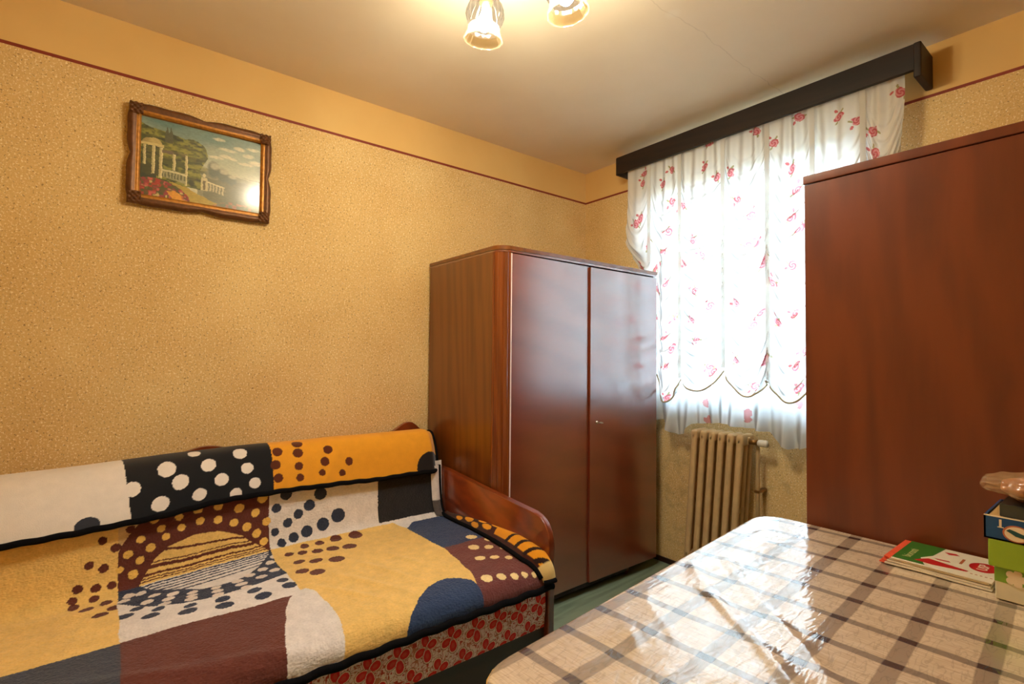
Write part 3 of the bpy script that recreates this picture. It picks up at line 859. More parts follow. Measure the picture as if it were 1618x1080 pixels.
# ------------------------------------------------------------------ framed painting
FX = .022
pic = thing('framed_painting', (FX, -2.366, 2.03), 'landscape painting of a garden temple in a scalloped gilt frame on the left wall', 'painting')
PY0, PY1, PZ0, PZ1 = -2.586, -2.146, 1.868, 2.181     # canvas opening
OY0, OY1, OZ0, OZ1 = -2.622, -2.110, 1.832, 2.226
M_gilt = pmat('gilt_inner_moulding', (176, 118, 42), .35, .5, metal=.35, noise=.35, nscale=70, bump=.6, bscale=160)
M_giltd = pmat('bronze_outer_moulding', (104, 66, 36), .4, .5, metal=.35, noise=.3, nscale=60, bump=.6, bscale=120)
M_backing = pmat('brown_backing_card', (120, 90, 60), .9)
M_paint = vcol_mat('oil_print', .35, .5, coat=1.0)
def rail(name, p0, p1, inward, length_axis_scallop):
    """moulded rail from p0 to p1 (y,z) along the outer edge; inward = unit (y,z)."""
    n = 60
    t = np.linspace(0, 1, n)
    sc = .013 * np.abs(np.sin(t * math.pi * 2)) ** .55 + .003 * np.sin(t * math.pi * 4) ** 2
    sc = sc * np.minimum(1, np.minimum(t, 1 - t) * 14)
    prof = [(0.0, -.004), (0.0, .012), (.006, .020), (.014, .0205), (.021, .014), (.026, .016), (.031, .0155), (.037, .006)]
    P = np.zeros((n, len(prof), 3))
    Lv = np.array(p1) - np.array(p0)
    for j, (d, h) in enumerate(prof):
        off = d - (sc * max(0, 1 - d / .016)) * 1.0 + .006 * max(0, 1 - d / .016)
        a = (1 - t) * d * 0 + t
        # mitre
        tt = (d + (np.linalg.norm(Lv) - 2 * d) * t) / np.linalg.norm(Lv)
        yz = np.array(p0)[None] + Lv[None] * tt[:, None] + np.array(inward)[None] * off[:, None]
        P[:, j, 0] = FX + h - .01; P[:, j, 1:] = yz
    return grid_mesh(name, P, [M_giltd, M_gilt], pic)
rails = [rail('frame_rail', (OY0, OZ1), (OY1, OZ1), (0, -1), 1), rail('frame_rail', (OY0, OZ0), (OY1, OZ0), (0, 1), 1),
         rail('frame_rail', (OY0, OZ0), (OY0, OZ1), (1, 0), 1), rail('frame_rail', (OY1, OZ0), (OY1, OZ1), (-1, 0), 1)]
for r_ in rails:
    nf = len(r_.data.polygons)
    mi = np.zeros(nf, np.int32)
    mi[(np.arange(nf) % 7) >= 4] = 1
    r_.data.polygons.foreach_set('material_index', mi)
for (cy, cz, sy, sz) in ((OY0, OZ1, 1, -1), (OY1, OZ1, -1, -1), (OY0, OZ0, 1, 1), (OY1, OZ0, -1, 1)):
    n = 20
    a = np.linspace(0, 1, n)
    A, B = np.meshgrid(a, a, indexing='ij')
    sz_ = .046
    lob = 1 - .10 * (np.sin(A * 9) ** 2 + np.sin(B * 9) ** 2)
    hgt = .013 + .010 * np.sin(np.pi * np.clip(A * lob, 0, 1)) ** .5 * np.sin(np.pi * np.clip(B * lob, 0, 1)) ** .5 + .0045 * np.sin(A * 16) * np.sin(B * 16 + 1)
    hgt = np.where((A == 0) | (B == 0), -.008, hgt)
    Pc = np.stack([FX - .002 + hgt, cy + sy * (A * sz_ - .004) , cz + sz * (B * sz_ - .004)], -1)
    grid_mesh('corner_ornament', Pc, M_gilt if False else M_giltd, pic)
# the picture itself
nu, nv = 360, 260
uu = np.linspace(0, 1, nu); vv = np.linspace(0, 1, nv)      # v from top
U, V = np.meshgrid(uu, vv, indexing='ij')
U0, V0 = U, V
U = U0 + .006 * (vnoise(U0 * 30, V0 * 24, 401) - .5) + .006 * (vnoise(U0 * 95, V0 * 80, 402) - .5)
V = V0 + .012 * (vnoise(U0 * 26, V0 * 24, 403) - .5) + .008 * (vnoise(U0 * 90, V0 * 80, 404) - .5)
ns = lambda fx, fy, s: vnoise(U * fx, V * fy, s)
sky = np.zeros(U.shape + (3,))
k = np.clip(V * 1.7 + (ns(5, 8, 61) - .5) * .3, 0, 1)[..., None]
sky = np.array(lin(92, 128, 124)) * (1 - k) + np.array(lin(196, 196, 164)) * k
img = sky.copy()
def blend(mask, c, a=1.0):
    m = np.clip(mask, 0, 1)[..., None] * a
    img[:] = img * (1 - m) + np.array(c) * m
def ell(cx, cy, rx, ry, soft=.25):
    d = ((U - cx) / rx) ** 2 + ((V - cy) / ry) ** 2
    return np.clip((1 + soft - d) / (2 * soft), 0, 1)
for (cx, cy, rx, ry) in ((.62, .08, .05, .02), (.80, .15, .05, .025), (.88, .22, .05, .03), (.68, .29, .05, .025), (.75, .31, .03, .02), (.60, .33, .06, .02), (.86, .34, .07, .02), (.92, .12, .06, .02), (.95, .30, .06, .03), (.70, .20, .08, .02)):
    blend(ell(cx, cy - .006, rx, ry, .5) * (ns(40, 30, 62) * .6 + .5), lin(226, 220, 190), .8)
# hills and haze on the right
blend((V > .50 + .10 * (U - .55) + .03 * (ns(8, 3, 63) - .5)) & (U > .45), lin(122, 126, 100), .85)
blend((V > .62 + .03 * (ns(14, 3, 64) - .5)) & (U > .5), lin(108, 108, 84), .8)
for (cx, cy, rx, ry) in ((.58, .50, .05, .11), (.66, .55, .05, .09), (.73, .60, .05, .06)):
    blend(ell(cx, cy, rx, ry, .4), lin(92, 102, 90), .9)
    blend(ell(cx + .01, cy - .05, rx * .7, ry * .4, .6), lin(186, 184, 158), .8)
blend(((V > .52) & (np.abs(V - .53 - .2 * (U - .8)) < .008) & (U > .68)).astype(float), lin(220, 216, 190), .5)
# tree masses on the left
tree = (U < .50 - .03 * np.sin(V * 14)) & (V > .10 + .22 * U + .08 * (ns(12, 12, 65) - .5)) & (V < .80)
blend(tree.astype(float), lin(74, 84, 40))
leaf = ns(26, 30, 66)
blend(tree * np.clip((leaf - .5) * 5, 0, 1), lin(138, 140, 62), .85)
blend(tree * np.clip((ns(20, 34, 67) - .62) * 6, 0, 1), lin(40, 52, 34), .9)
for (cx, cy, rx, ry) in ((.09, .19, .08, .05), (.27, .33, .10, .05), (.40, .36, .10, .06), (.36, .25, .08, .04), (.46, .52, .06, .05), (.42, .62, .06, .06), (.2, .42, .06, .06)):
    m = ell(cx, cy, rx, ry, .5) * np.clip(ns(40, 50, 68) * 1.6, 0, 1)
    blend(m, lin(150, 150, 66), .75)
    blend(ell(cx, cy + ry * .9, rx, ry * .5, .5), lin(58, 62, 36), .6)
for cx in (.205, .235):                                     # cypresses
    blend(((np.abs(U - cx) < .016 * np.clip((V - .06) / .1, 0, 1)) & (V > .06) & (V < .27)).astype(float), lin(78, 84, 60))
blend(((U < .13) & (V > .60) & (V < .80)).astype(float) * np.clip(ns(18, 18, 69) * 1.6, 0, 1), lin(46, 62, 48))
# dark interior of the temple, dome, columns, balustrade
blend(((U > .02) & (U < .17) & (V > .34) & (V < .72)).astype(float), lin(66, 70, 46), .7)
dome = (((U - .095) / .075) ** 2 + ((V - .315) / .07) ** 2 < 1) & (V < .315)
blend(dome.astype(float), lin(190, 172, 110))
blend(dome * np.clip((.10 - U) / .05, 0, 1), lin(132, 118, 70), .6)
blend(((np.abs(U - .097) < .085) & (np.abs(V - .33) < .016)).astype(float), lin(206, 192, 130))
def colm(cx, w, v0, v1):
    m = ((np.abs(U - cx) < w) & (V > v0) & (V < v1)).astype(float)
    blend(m, lin(186, 176, 126))
    blend(m * (U > cx + w * .2), lin(226, 216, 168), .8)
colm(.038, .010, .35, .60); colm(.105, .012, .35, .70); colm(.162, .013, .35, .74)
blend(((U > .17) & (U < .36) & (V > .37) & (V < .41)).astype(float) * np.clip(ns(30, 12, 70) * 1.5, 0, 1), lin(104, 92, 76))
colm(.262, .011, .40, .64); colm(.358, .010, .39, .78)
bal = (U > .175) & (U < .355) & (V > .61 + .10 * (U - .175)) & (V < .72 + .22 * (U - .175))
blend(bal.astype(float), lin(150, 150, 116))
blend((bal & (np.sin(U * 260) > .2) & (V > .65) & (V < .72)).astype(float), lin(84, 88, 62), .9)
blend(((U > .175) & (U < .36) & (np.abs(V - .625 - .12 * (U - .175)) < .010)).astype(float), lin(206, 200, 154))
# lawn path and lower terrace
lawn = inpoly(U, V, [(.22, .76), (.36, .80), (.46, .87), (.62, .95), (.58, 1.01), (.40, 1.01), (.33, .88)])
blend(lawn.astype(float), lin(176, 152, 66))
blend(lawn * np.clip(ns(14, 24, 71) - .3, 0, 1), lin(150, 138, 56), .8)
blend(((U > .48) & (U < .53) & (V > .63) & (V < .80)).astype(float), lin(196, 186, 140))
blend(((U > .495) & (U < .515) & (V > .67) & (V < .79)).astype(float), lin(110, 100, 70))
blend(ell(.503, .60, .014, .03, .3), lin(206, 196, 150))
rb = (U > .53) & (U < .68) & (V > .67 + .25 * (U - .53)) & (V < .79 + .22 * (U - .53))
blend((rb & (np.sin(U * 240) > -.2)).astype(float), lin(196, 186, 146), .85)
blend((rb & (V < .69 + .25 * (U - .53))).astype(float), lin(214, 204, 160))
# flower beds
bedm = inpoly(U, V, [(0, .78), (.10, .74), (.22, .78), (.32, .84), (.38, .92), (.40, 1.01), (0, 1.01)])
blend(bedm.astype(float), lin(92, 76, 44))
for sd, cc, th in ((72, lin(172, 54, 48), .52), (73, lin(196, 96, 92), .62), (74, lin(140, 52, 62), .6), (75, lin(206, 186, 120), .74), (76, lin(74, 84, 40), .66)):
    blend(bedm * np.clip((ns(34, 30, sd) - th) * 9, 0, 1), cc, .9)
ym = inpoly(U, V, [(.21, .90), (.27, .87), (.36, .96), (.39, 1.01), (.27, 1.01)])
blend(ym * np.clip((ns(30, 26, 77) - .35) * 6, 0, 1), lin(222, 156, 52), .95)
fb2 = inpoly(U, V, [(.58, .97), (.70, .90), (1.0, .92), (1.0, 1.01), (.56, 1.01)])
blend(fb2 * np.clip((ns(30, 24, 78) - .45) * 6, 0, 1), lin(176, 112, 90), .7)
img *= (.86 + .28 * vnoise(U0 * 60 + 8 * V0, V0 * 90, 405))[..., None]      # brush marks
U, V = U0, V0
Pp = np.zeros(U.shape + (3,))
Pp[..., 0] = FX - .006
Pp[..., 1] = PY0 - .004 + (PY1 - PY0 + .008) * U
Pp[..., 2] = PZ1 + .004 - (PZ1 - PZ0 + .008) * V
grid_mesh('canvas', Pp, M_paint, pic, img)
box('backing', (.002, OY0 + .02, OZ0 + .02), (FX - .008, OY1 - .02, OZ1 - .02), M_backing, pic)

# ------------------------------------------------------------------ pelmet
pm = thing('curtain_pelmet', (1.19, -.08, 2.37), 'dark stained wooden pelmet board above the sheer curtain', 'pelmet')
box('front_board', (.425, -.172, 2.392), (1.955, -.150, 2.497), M_pelmet, pm, .003)
box('end_cap', (1.945, -.176, 2.358), (1.972, -.002, 2.499), M_pelmet, pm, .006)
box('end_cap', (.420, -.170, 2.385), (.440, -.002, 2.497), M_pelmet, pm, .004)
tube('curtain_rail', [(.45, -.11, 2.43), (1.94, -.11, 2.43)], .008, M_brass, pm)

# ------------------------------------------------------------------ sheer curtain
cur = thing('sheer_curtain', (1.19, -.12, .80), 'white sheer swagged curtain printed with pink roses hanging across the window', 'curtain')
TX = np.array([.485, .651, .860, 1.120, 1.352, 1.558, 1.760, 1.905])
TZ = np.array([1.30, 1.16, 1.116, 1.178, 1.134, 1.15, 1.16, 1.40])
LOW = np.array([.22, .16, .092, .115, .118, .12, .2])
nx, nvv = 560, 560
xs = np.linspace(TX[0], TX[-1], nx)
vv = np.linspace(0, 1, nvv)
pk = np.clip(np.searchsorted(TX, xs, side='right') - 1, 0, 6)
lu = (xs - TX[pk]) / (TX[pk + 1] - TX[pk])
zb = TZ[pk] * (1 - lu) + TZ[pk + 1] * lu - LOW[pk] * np.sin(np.pi * np.clip(lu, 0, 1)) ** .75
ZT = 2.425
Xg = np.repeat(xs[:, None], nvv, 1)
Zg = ZT + (zb[:, None] - ZT) * vv[None]
LU = np.repeat(lu[:, None], nvv, 1); PK = np.repeat(pk[:, None], nvv, 1)
drop = sm((2.36 - Zg) / .55)
arc = 4 * LU * (1 - LU)
sag = (.16 + .05 * np.sin(PK * 2.3)) * arc ** .8
lam = .085 + .02 * np.sin(PK * 1.7 + .5)
ph = (Zg + sag) * 2 * np.pi / lam + PK * 1.9 + 3.0 * vnoise(Xg * 9, Zg * 5, 81)
amp = .0150 * drop * (.35 + .65 * (1 - arc * .55)) * (.4 + 1.1 * vnoise(Xg * 6 + 3, Zg * 7, 82))
Yd = -.128 - .022 * drop * np.sin(np.pi * LU) ** 1.2 + amp * np.sin(ph) + .35 * amp * np.sin(2 * ph + 1)
gath = .006 * (1 - drop) + .002
Yd += gath * np.sin(Xg * 95 + 3 * vnoise(Xg * 12, Zg * 2, 83)) * .9
Yd = np.where(Xg < .76, -.128 + (Yd + .128) * (1 - .55 * sm((.76 - Xg) / .1)), Yd) + .066 * sm((.76 - Xg) / .10) * sm((1.95 - Zg) / .15)
# pull the two outer edges into soft curves
edgeL = np.clip((TX[1] - Xg) / (TX[1] - TX[0]), 0, 1)
edgeR = np.clip((Xg - TX[6]) / (TX[7] - TX[6]), 0, 1)
pinch = np.exp(-((Zg - 1.70) / .22) ** 2)
Xg2 = Xg + edgeL * .05 * pinch - edgeL * .025 * np.exp(-((Zg - 1.95) / .16) ** 2) + edgeR * (-.03 * sm((2.38 - Zg) / .5))
Xg2 += edgeL * .09 * sm((1.65 - Zg) / .4)
col = np.ones(Xg.shape + (3,)) * np.array([.93, .93, .92])
rr = np.random.default_rng(21)
rz = []
rose_n = vnoise(Xg * 90, Zg * 90, 90)
for k in range(7):
    for q in range(13):
        rz.append((TX[k] + (TX[k + 1] - TX[k]) * rr.uniform(.06, .94), 2.33 - q * .10 - rr.uniform(0, .09) - .03 * (k % 2)))
for i, (cx, cz) in enumerate(rz):
    dx = Xg - cx; dzz = (Zg + .5 * sag * drop) - (cz + .5 * .16)
    sl = (np.abs(dx) < .05) & (np.abs(dzz) < .06)
    if not sl.any(): continue
    an = rr.uniform(0, 3.1)
    u = dx * math.cos(an) + dzz * math.sin(an); v = -dx * math.sin(an) + dzz * math.cos(an)
    r0 = .021
    rad = np.hypot(u * 1.0, v * 1.25) / r0
    pet = np.sin(rad * 9 + 2 * np.arctan2(v, u)) * .5 + .5
    m = (rad < .8 + .5 * rose_n) & sl
    c1, c2 = np.array(lin(214, 92, 104)), np.array(lin(240, 176, 182))
    cc = c1 * pet[..., None] + c2 * (1 - pet[..., None])
    col[m] = cc[m]
    lm = sl & ((((u - .026) / .010) ** 2 + ((v - .006) / .004) ** 2 < 1) | (((u + .024) / .009) ** 2 + ((v + .008) / .0035) ** 2 < 1))
    col[lm] = lin(184, 176, 130)
    bd = sl & (((u - .012) / .006) ** 2 + ((v - .03) / .009) ** 2 < 1)
    col[bd] = lin(222, 120, 124)
Pcn = np.stack([Xg2, Yd, Zg], -1)
fab = grid_mesh('swagged_fabric', Pcn, M_sheer, cur, col)
cpts = [Pcn[i, -1] + np.array([0, -.003, 0]) for i in range(0, nx, 4)]
tube('trim_cord', cpts, .0045, M_cord, cur, 8)
for k in range(1, 7):
    i = int(np.argmin(np.abs(xs - TX[k])))
    tp = boxes('gathering_tape', [((TX[k] - .011, -.1415, max(TZ[k], 1.80 if k == 1 else 0) + .005), (TX[k] + .011, -.1385, 2.41))], M_tape, cur)
# frill below the swags
xs2 = np.linspace(.60, 1.86, 420); v2 = np.linspace(0, 1, 70)
ztop = np.interp(xs2, xs, zb) + .0
zbot = np.interp(xs2, [.60, .70, .755, .818, .879, .93, .958, 1.03, 1.105, 1.20, 1.288, 1.34, 1.395, 1.438, 1.50, 1.56, 1.70, 1.86], [.85, .868, .83, .793, .808, .868, .874, .880, .892, .880, .878, .872, .826, .802, .815, .84, .82, .86])
XX = np.repeat(xs2[:, None], 70, 1)
ZZ = ztop[:, None] + (zbot - ztop)[:, None] * v2[None]
fr = v2[None] * (.5 + .5 * v2[None])
YY = -.118 - .004 * v2[None] - (.018 * np.sin(XX * 41 + 2.5 * np.sin(XX * 9)) + .009 * np.sin(XX * 97 + 1)) * fr * 1.5
YY = np.minimum(YY, -.09) + .06 * sm((.76 - XX) / .08)
cfr = np.ones(XX.shape + (3,)) * np.array([.90, .95, 1.0])
for i in range(7):
    cx, cz = rr.uniform(.68, 1.75), rr.uniform(.88, 1.04)
    rad = np.hypot((XX - cx), (ZZ - cz) * .8) / .018
    m = rad < .7 + .6 * vnoise(XX * 90, ZZ * 90, 150 + i)
    cfr[m] = lin(232, 158, 164)
grid_mesh('frill', np.stack([XX, YY, ZZ], -1), M_frill, cur, cfr)

# ------------------------------------------------------------------ radiator
rad = thing('cast_iron_radiator', (1.07, -.11, .0), 'cream enamelled cast-iron column radiator under the window', 'radiator')
NS = 6
RX0, PITCH_R = .952, .0505
for k in range(NS):
    cx = RX0 + .0 + k * PITCH_R + .018
    bm = bmesh.new()
    bm_box(bm, (cx - .020, -.172, .79), (cx + .020, -.048, .848), .016, 3)
    bm_box(bm, (cx - .020, -.172, .13), (cx + .020, -.048, .19), .016, 3)
    for yc in (-.157, -.110, -.063):
        bm_box(bm, (cx - .0165, yc - .015, .15), (cx + .0165, yc + .015, .83), .0115, 3)
    bm_box(bm, (cx - .008, -.150, .44), (cx + .008, -.07, .47), .003, 1)
    bm_box(bm, (cx - .0253, -.125, .795), (cx + .0253, -.095, .835), .006, 1)
    bm_box(bm, (cx - .0253, -.125, .145), (cx + .0253, -.095, .185), .006, 1)
    for v in bm.verts: v.co.x += (v.co.z - .85) * .07
    o = from_bm('section', bm, M_rad, rad, True)
    o.modifiers.new('wn', 'WEIGHTED_NORMAL')
for lx in (RX0 - .03, RX0 + .22):
    box('foot', (lx - .012, -.165, 0), (lx + .012, -.06, .135), M_rad, rad, .004)
tube('supply_pipe', [(1.268, -.075, .0), (1.268, -.075, .78), (1.266, -.08, .80), (1.262, -.10, .81)], .010, M_rad, rad)
box('pipe_clip', (1.255, -.09, .555), (1.281, -.0, .568), M_brass, rad, .002)
tube('valve_body', [(1.245, -.11, .812), (1.285, -.11, .812)], [.014, .014], M_brass, rad, 12)
lathe('valve_head', [(0, 0), (.013, 0), (.016, .006), (.018, .02), (.018, .04), (.015, .048), (0, .05)], M_plastic, rad, Matrix.Translation((1.288, -.112, .811)) @ Matrix.Rotation(math.radians(90), 4, 'Y') , 18)

# ------------------------------------------------------------------ ceiling lamp
CX, CY = 1.332, -1.735
lampo = thing('ceiling_lamp', (CX, CY, 2.30), 'lit ceiling lamp with bell-shaped glass shades hanging near the room centre', 'lamp')
M_bulb = emit_mat('lit_bulb', (1.0, .99, .94), BULB)
m, nt, N, L, b = new_mat('frosted_ribbed_glass')
N.remove(b)
def lamp_glass(N, L, clear, k):
    tl = N.new('ShaderNodeBsdfTranslucent'); tl.inputs[0].default_value = (.8, .62, .40, 1)
    tr = N.new('ShaderNodeBsdfTransparent'); tr.inputs[0].default_value = (k, k * .90, k * .70, 1)
    gl = N.new('ShaderNodeBsdfGlossy'); gl.inputs['Roughness'].default_value = .12
    fr = N.new('ShaderNodeFresnel'); fr.inputs[0].default_value = 1.4
    mb = N.new('ShaderNodeMixShader'); mb.inputs[0].default_value = clear
    mc = N.new('ShaderNodeMixShader')
    fm = N.new('ShaderNodeMath'); fm.operation = 'MULTIPLY'; fm.inputs[1].default_value = .3
    L.new(fr.outputs[0], fm.inputs[0]); L.new(fm.outputs[0], mc.inputs[0])
    L.new(tl.outputs[0], mb.inputs[1]); L.new(tr.outputs[0], mb.inputs[2])
    L.new(mb.outputs[0], mc.inputs[1]); L.new(gl.outputs[0], mc.inputs[2])
    L.new(mc.outputs[0], N['Material Output'].inputs['Surface'])
lamp_glass(N, L, .997, .30)
M_shade = m
m, nt, N, L, b = new_mat('frosted_glass_rim')
N.remove(b)
lamp_glass(N, L, .93, .84)
M_rim = m
lathe('ceiling_rose', [(0, 2.55), (.07, 2.55), (.068, 2.535), (.03, 2.515), (.012, 2.505), (.010, 2.44), (.03, 2.43), (.034, 2.41), (.02, 2.39), (0, 2.385)], M_brass, lampo, Matrix.Translation((CX, CY, 0)), 28)
for (sx, sy) in ((1.180, -1.720), (1.420, -1.610), (1.396, -1.874)):
    dv = Vector((sx - CX, sy - CY, 0)).normalized()
    arm = tube('arm', [Vector((CX, CY, 2.415)) + dv * .02, Vector((CX, CY, 2.40)) + dv * .05, Vector((CX, CY, 2.43)) + dv * .09, Vector((sx, sy, 2.455)) - dv * .012, Vector((sx, sy, 2.44)), Vector((sx, sy, 2.42))], .006, M_brass, lampo, 10)
    mt = Matrix.Translation((sx, sy, 2.42)) @ Matrix.Rotation(math.radians(-8), 4, Vector((-dv.y, dv.x, 0)))
    lathe('lamp_holder', [(0, .012), (.018, .010), (.022, -.004), (.022, -.03), (.0, -.032)], M_brass, arm, mt, 20)
    lathe('shade', [(.026, -.006), (.036, -.012), (.052, -.03), (.061, -.05), (.063, -.068), (.057, -.088), (.050, -.102)], M_shade, arm, mt, 72, .03, 18)
    lathe('shade_rim', [(.050, -.102), (.053, -.116), (.060, -.130), (.0635, -.140), (.0645, -.144), (.061, -.146), (.057, -.132), (.050, -.116)], M_rim, arm, mt, 72, .02, 12)
    bl = lathe('bulb', [(0, -.116), (.012, -.113), (.020, -.105), (.0225, -.093), (.020, -.078), (.014, -.060), (.011, -.046), (.011, -.034)], M_bulb, arm, mt, 20)

# ------------------------------------------------------------------ table with oilcloth
TZT = .745
tab = thing('table', (2.2, -1.63, 0), 'rectangular table beside the tall wardrobe, covered by a checked oilcloth', 'table')
QC = [(1.742, -1.030), (2.66, -1.022), (2.67, -2.26), (1.868, -2.222)]
def rounded_quad(Q, r, n=14, grow=0.0):
    Q = [Vector((a, b)) for a, b in Q]
    out = []
    for i in range(4):
        p, c, q = Q[i - 1], Q[i], Q[(i + 1) % 4]
        a = (p - c).normalized(); b = (q - c).normalized()
        for k in range(n + 1):
            t = k / n
            s = c + a * r * (1 - t) ** 2 + b * r * t ** 2
            out.append((s.x, s.y))
    return np.array(out)
def dense_outline(r, per=.012):
    o = rounded_quad(QC, r)
    o = np.vstack([o, o[:1]])
    d = np.concatenate([[0], np.cumsum(np.hypot(*np.diff(o, axis=0).T))])
    n = int(d[-1] / per)
    s = np.linspace(0, d[-1], n + 1)
    return np.stack([np.interp(s, d, o[:, 0]), np.interp(s, d, o[:, 1])], -1)
inner = rounded_quad([(1.762, -1.046), (2.64, -1.04), (2.65, -2.24), (1.886, -2.204)], .05)
prism('tabletop', [tuple(p) for p in inner], TZT - .032, TZT - .006, M_mahs, tab, .004)
for (lx, ly) in ((1.83, -1.12), (2.58, -1.12), (2.58, -2.15), (1.94, -2.13)):
    prism('leg', [(lx - .025, ly - .025), (lx + .025, ly - .025), (lx + .025, ly + .025), (lx - .025, ly + .025)], 0, TZT - .03, M_mahs, tab, .003)
boxes('apron', [((1.86, -1.13, .62), (2.57, -1.11, .714)), ((1.94, -2.14, .62), (2.57, -2.12, .714)), ((2.57, -2.13, .62), (2.59, -1.12, .714))], M_mahs, tab)

def cloth_material():
    m, nt, N, L, b = new_mat('checked_oilcloth')
    tc = N.new('ShaderNodeTexCoord')
    mp = N.new('ShaderNodeMapping'); mp.vector_type = 'POINT'
    th = math.radians(3.6)
    mp0 = N.new('ShaderNodeMapping'); mp0.inputs['Location'].default_value = (-2.131, 1.363, 0)
    L.new(tc.outputs['Object'], mp0.inputs['Vector'])
    mp.inputs['Rotation'].default_value = (0, 0, -th)
    L.new(mp0.outputs[0], mp.inputs['Vector'])
    sep = N.new('ShaderNodeSeparateXYZ'); L.new(mp.outputs[0], sep.inputs[0])
    wob = N.new('ShaderNodeTexNoise'); wob.inputs['Scale'].default_value = 10; wob.inputs['Detail'].default_value = 2
    L.new(tc.outputs['Object'], wob.inputs['Vector'])
    def band(sock, width, period=.1042):
        a = N.new('ShaderNodeMath'); a.operation = 'MULTIPLY_ADD'; a.inputs[1].default_value = .006; L.new(wob.outputs['Fac'], a.inputs[0]); L.new(sock, a.inputs[2])
        s = N.new('ShaderNodeMath'); s.operation = 'SUBTRACT'; s.inputs[1].default_value = .003; L.new(a.outputs[0], s.inputs[0])
        d = N.new('ShaderNodeMath'); d.operation = 'PINGPONG'; d.inputs[1].default_value = period / 2; L.new(s.outputs[0], d.inputs[0])
        r = N.new('ShaderNodeMapRange'); r.inputs[1].default_value = width - .0012; r.inputs[2].default_value = width + .0012; r.inputs[3].default_value = 1; r.inputs[4].default_value = 0
        L.new(d.outputs[0], r.inputs[0])
        return r.outputs[0]
    bx_, by_ = band(sep.outputs['X'], .0135), band(sep.outputs['Y'], .0095)
    # woven threads
    w1_ = N.new('ShaderNodeTexWave'); w1_.bands_direction = 'X'; w1_.inputs['Scale'].default_value = 110; w1_.inputs['Distortion'].default_value = 1.5
    L.new(mp.outputs[0], w1_.inputs['Vector'])
    w2_ = N.new('ShaderNodeTexNoise'); w2_.inputs['Scale'].default_value = 1
    mpn = N.new('ShaderNodeMapping'); mpn.inputs['Scale'].default_value = (30, 320, 1)
    L.new(mp.outputs[0], mpn.inputs['Vector']); L.new(mpn.outputs[0], w2_.inputs['Vector']); w2_.inputs['Detail'].default_value = 4
    g = N.new('ShaderNodeValToRGB')
    g.color_ramp.elements[0].position = .3; g.color_ramp.elements[0].color = lin4(196, 172, 138)
    g.color_ramp.elements[1].position = .7; g.color_ramp.elements[1].color = lin4(226, 206, 174)
    L.new(w2_.outputs['Fac'], g.inputs[0])
    thr = N.new('ShaderNodeMapRange'); thr.inputs[3].default_value = .55; thr.inputs[4].default_value = .85; L.new(w2_.outputs['Fac'], thr.inputs[0])
    def mul(a, b_):
        q = N.new('ShaderNodeMath'); q.operation = 'MULTIPLY'
        L.new(a, q.inputs[0])
        if hasattr(b_, 'links'): L.new(b_, q.inputs[1])
        else: q.inputs[1].default_value = b_
        return q.outputs[0]
    f1 = mul(bx_, thr.outputs[0])
    m1 = N.new('ShaderNodeMix'); m1.data_type = 'RGBA'; m1.inputs[7].default_value = lin4(122, 104, 84)
    L.new(f1, m1.inputs[0]); L.new(g.outputs[0], m1.inputs[6])
    f2 = mul(by_, thr.outputs[0])
    m2 = N.new('ShaderNodeMix'); m2.data_type = 'RGBA'; m2.inputs[7].default_value = lin4(88, 76, 66)
    L.new(f2, m2.inputs[0]); L.new(m1.outputs[2], m2.inputs[6])
    f3 = mul(mul(bx_, by_), .92)
    m3 = N.new('ShaderNodeMix'); m3.data_type = 'RGBA'; m3.inputs[7].default_value = lin4(44, 40, 40)
    L.new(f3, m3.inputs[0]); L.new(m2.outputs[2], m3.inputs[6])
    b.inputs['Coat Weight'].default_value = 1.0
    b.inputs['Coat Roughness'].default_value = .13
    b.inputs['Coat IOR'].default_value = 2.9
    # crinkled plastic film: bump, plus crinkle shading painted as thin dark colour lines
    cn = N.new('ShaderNodeTexNoise'); cn.inputs['Scale'].default_value = 1; cn.inputs['Detail'].default_value = 1.5; cn.inputs['Distortion'].default_value = .6
    mpc = N.new('ShaderNodeMapping'); mpc.inputs['Scale'].default_value = (80, 22, 1)
    L.new(mp.outputs[0], mpc.inputs['Vector']); L.new(mpc.outputs[0], cn.inputs['Vector'])
    em = N.new('ShaderNodeMapRange'); em.inputs[1].default_value = .008; em.inputs[2].default_value = .035; em.inputs[3].default_value = .80; em.inputs[4].default_value = 1.0
    es0 = N.new('ShaderNodeMath'); es0.operation = 'SUBTRACT'; es0.inputs[1].default_value = .5; L.new(cn.outputs['Fac'], es0.inputs[0])
    es1 = N.new('ShaderNodeMath'); es1.operation = 'ABSOLUTE'; L.new(es0.outputs[0], es1.inputs[0])
    L.new(es1.outputs[0], em.inputs[0])
    es = N.new('ShaderNodeVectorMath'); es.operation = 'SCALE'
    L.new(m3.outputs[2], es.inputs[0]); L.new(em.outputs[0], es.inputs['Scale'])
    L.new(es.outputs[0], b.inputs['Base Color'])
    b.inputs['Roughness'].default_value = .5
    bp = N.new('ShaderNodeBump'); bp.inputs['Strength'].default_value = .4; bp.inputs['Distance'].default_value = .003
    L.new(cn.outputs['Fac'], bp.inputs['Height'])
    L.new(bp.outputs[0], b.inputs['Normal']); L.new(bp.outputs[0], b.inputs['Coat Normal'])
    return m
M_cloth = cloth_material()
ot = dense_outline(.085)
cen = np.array([2.22, -1.62])
cen2 = np.array([2.42, -1.13])      # the rings start under the cartons
NR = 200
rings = []
for s in np.linspace(.004, .985, NR):
    p = cen2 + (ot - cen2) * s
    rings.append(np.column_stack([p, np.full(len(p), TZT)]))
for (g, dz) in ((.993, -.0004), (.999, -.002), (1.002, -.006)):
    p = cen + (ot - cen) * g
    rings.append(np.column_stack([p, np.full(len(p), TZT + dz)]))
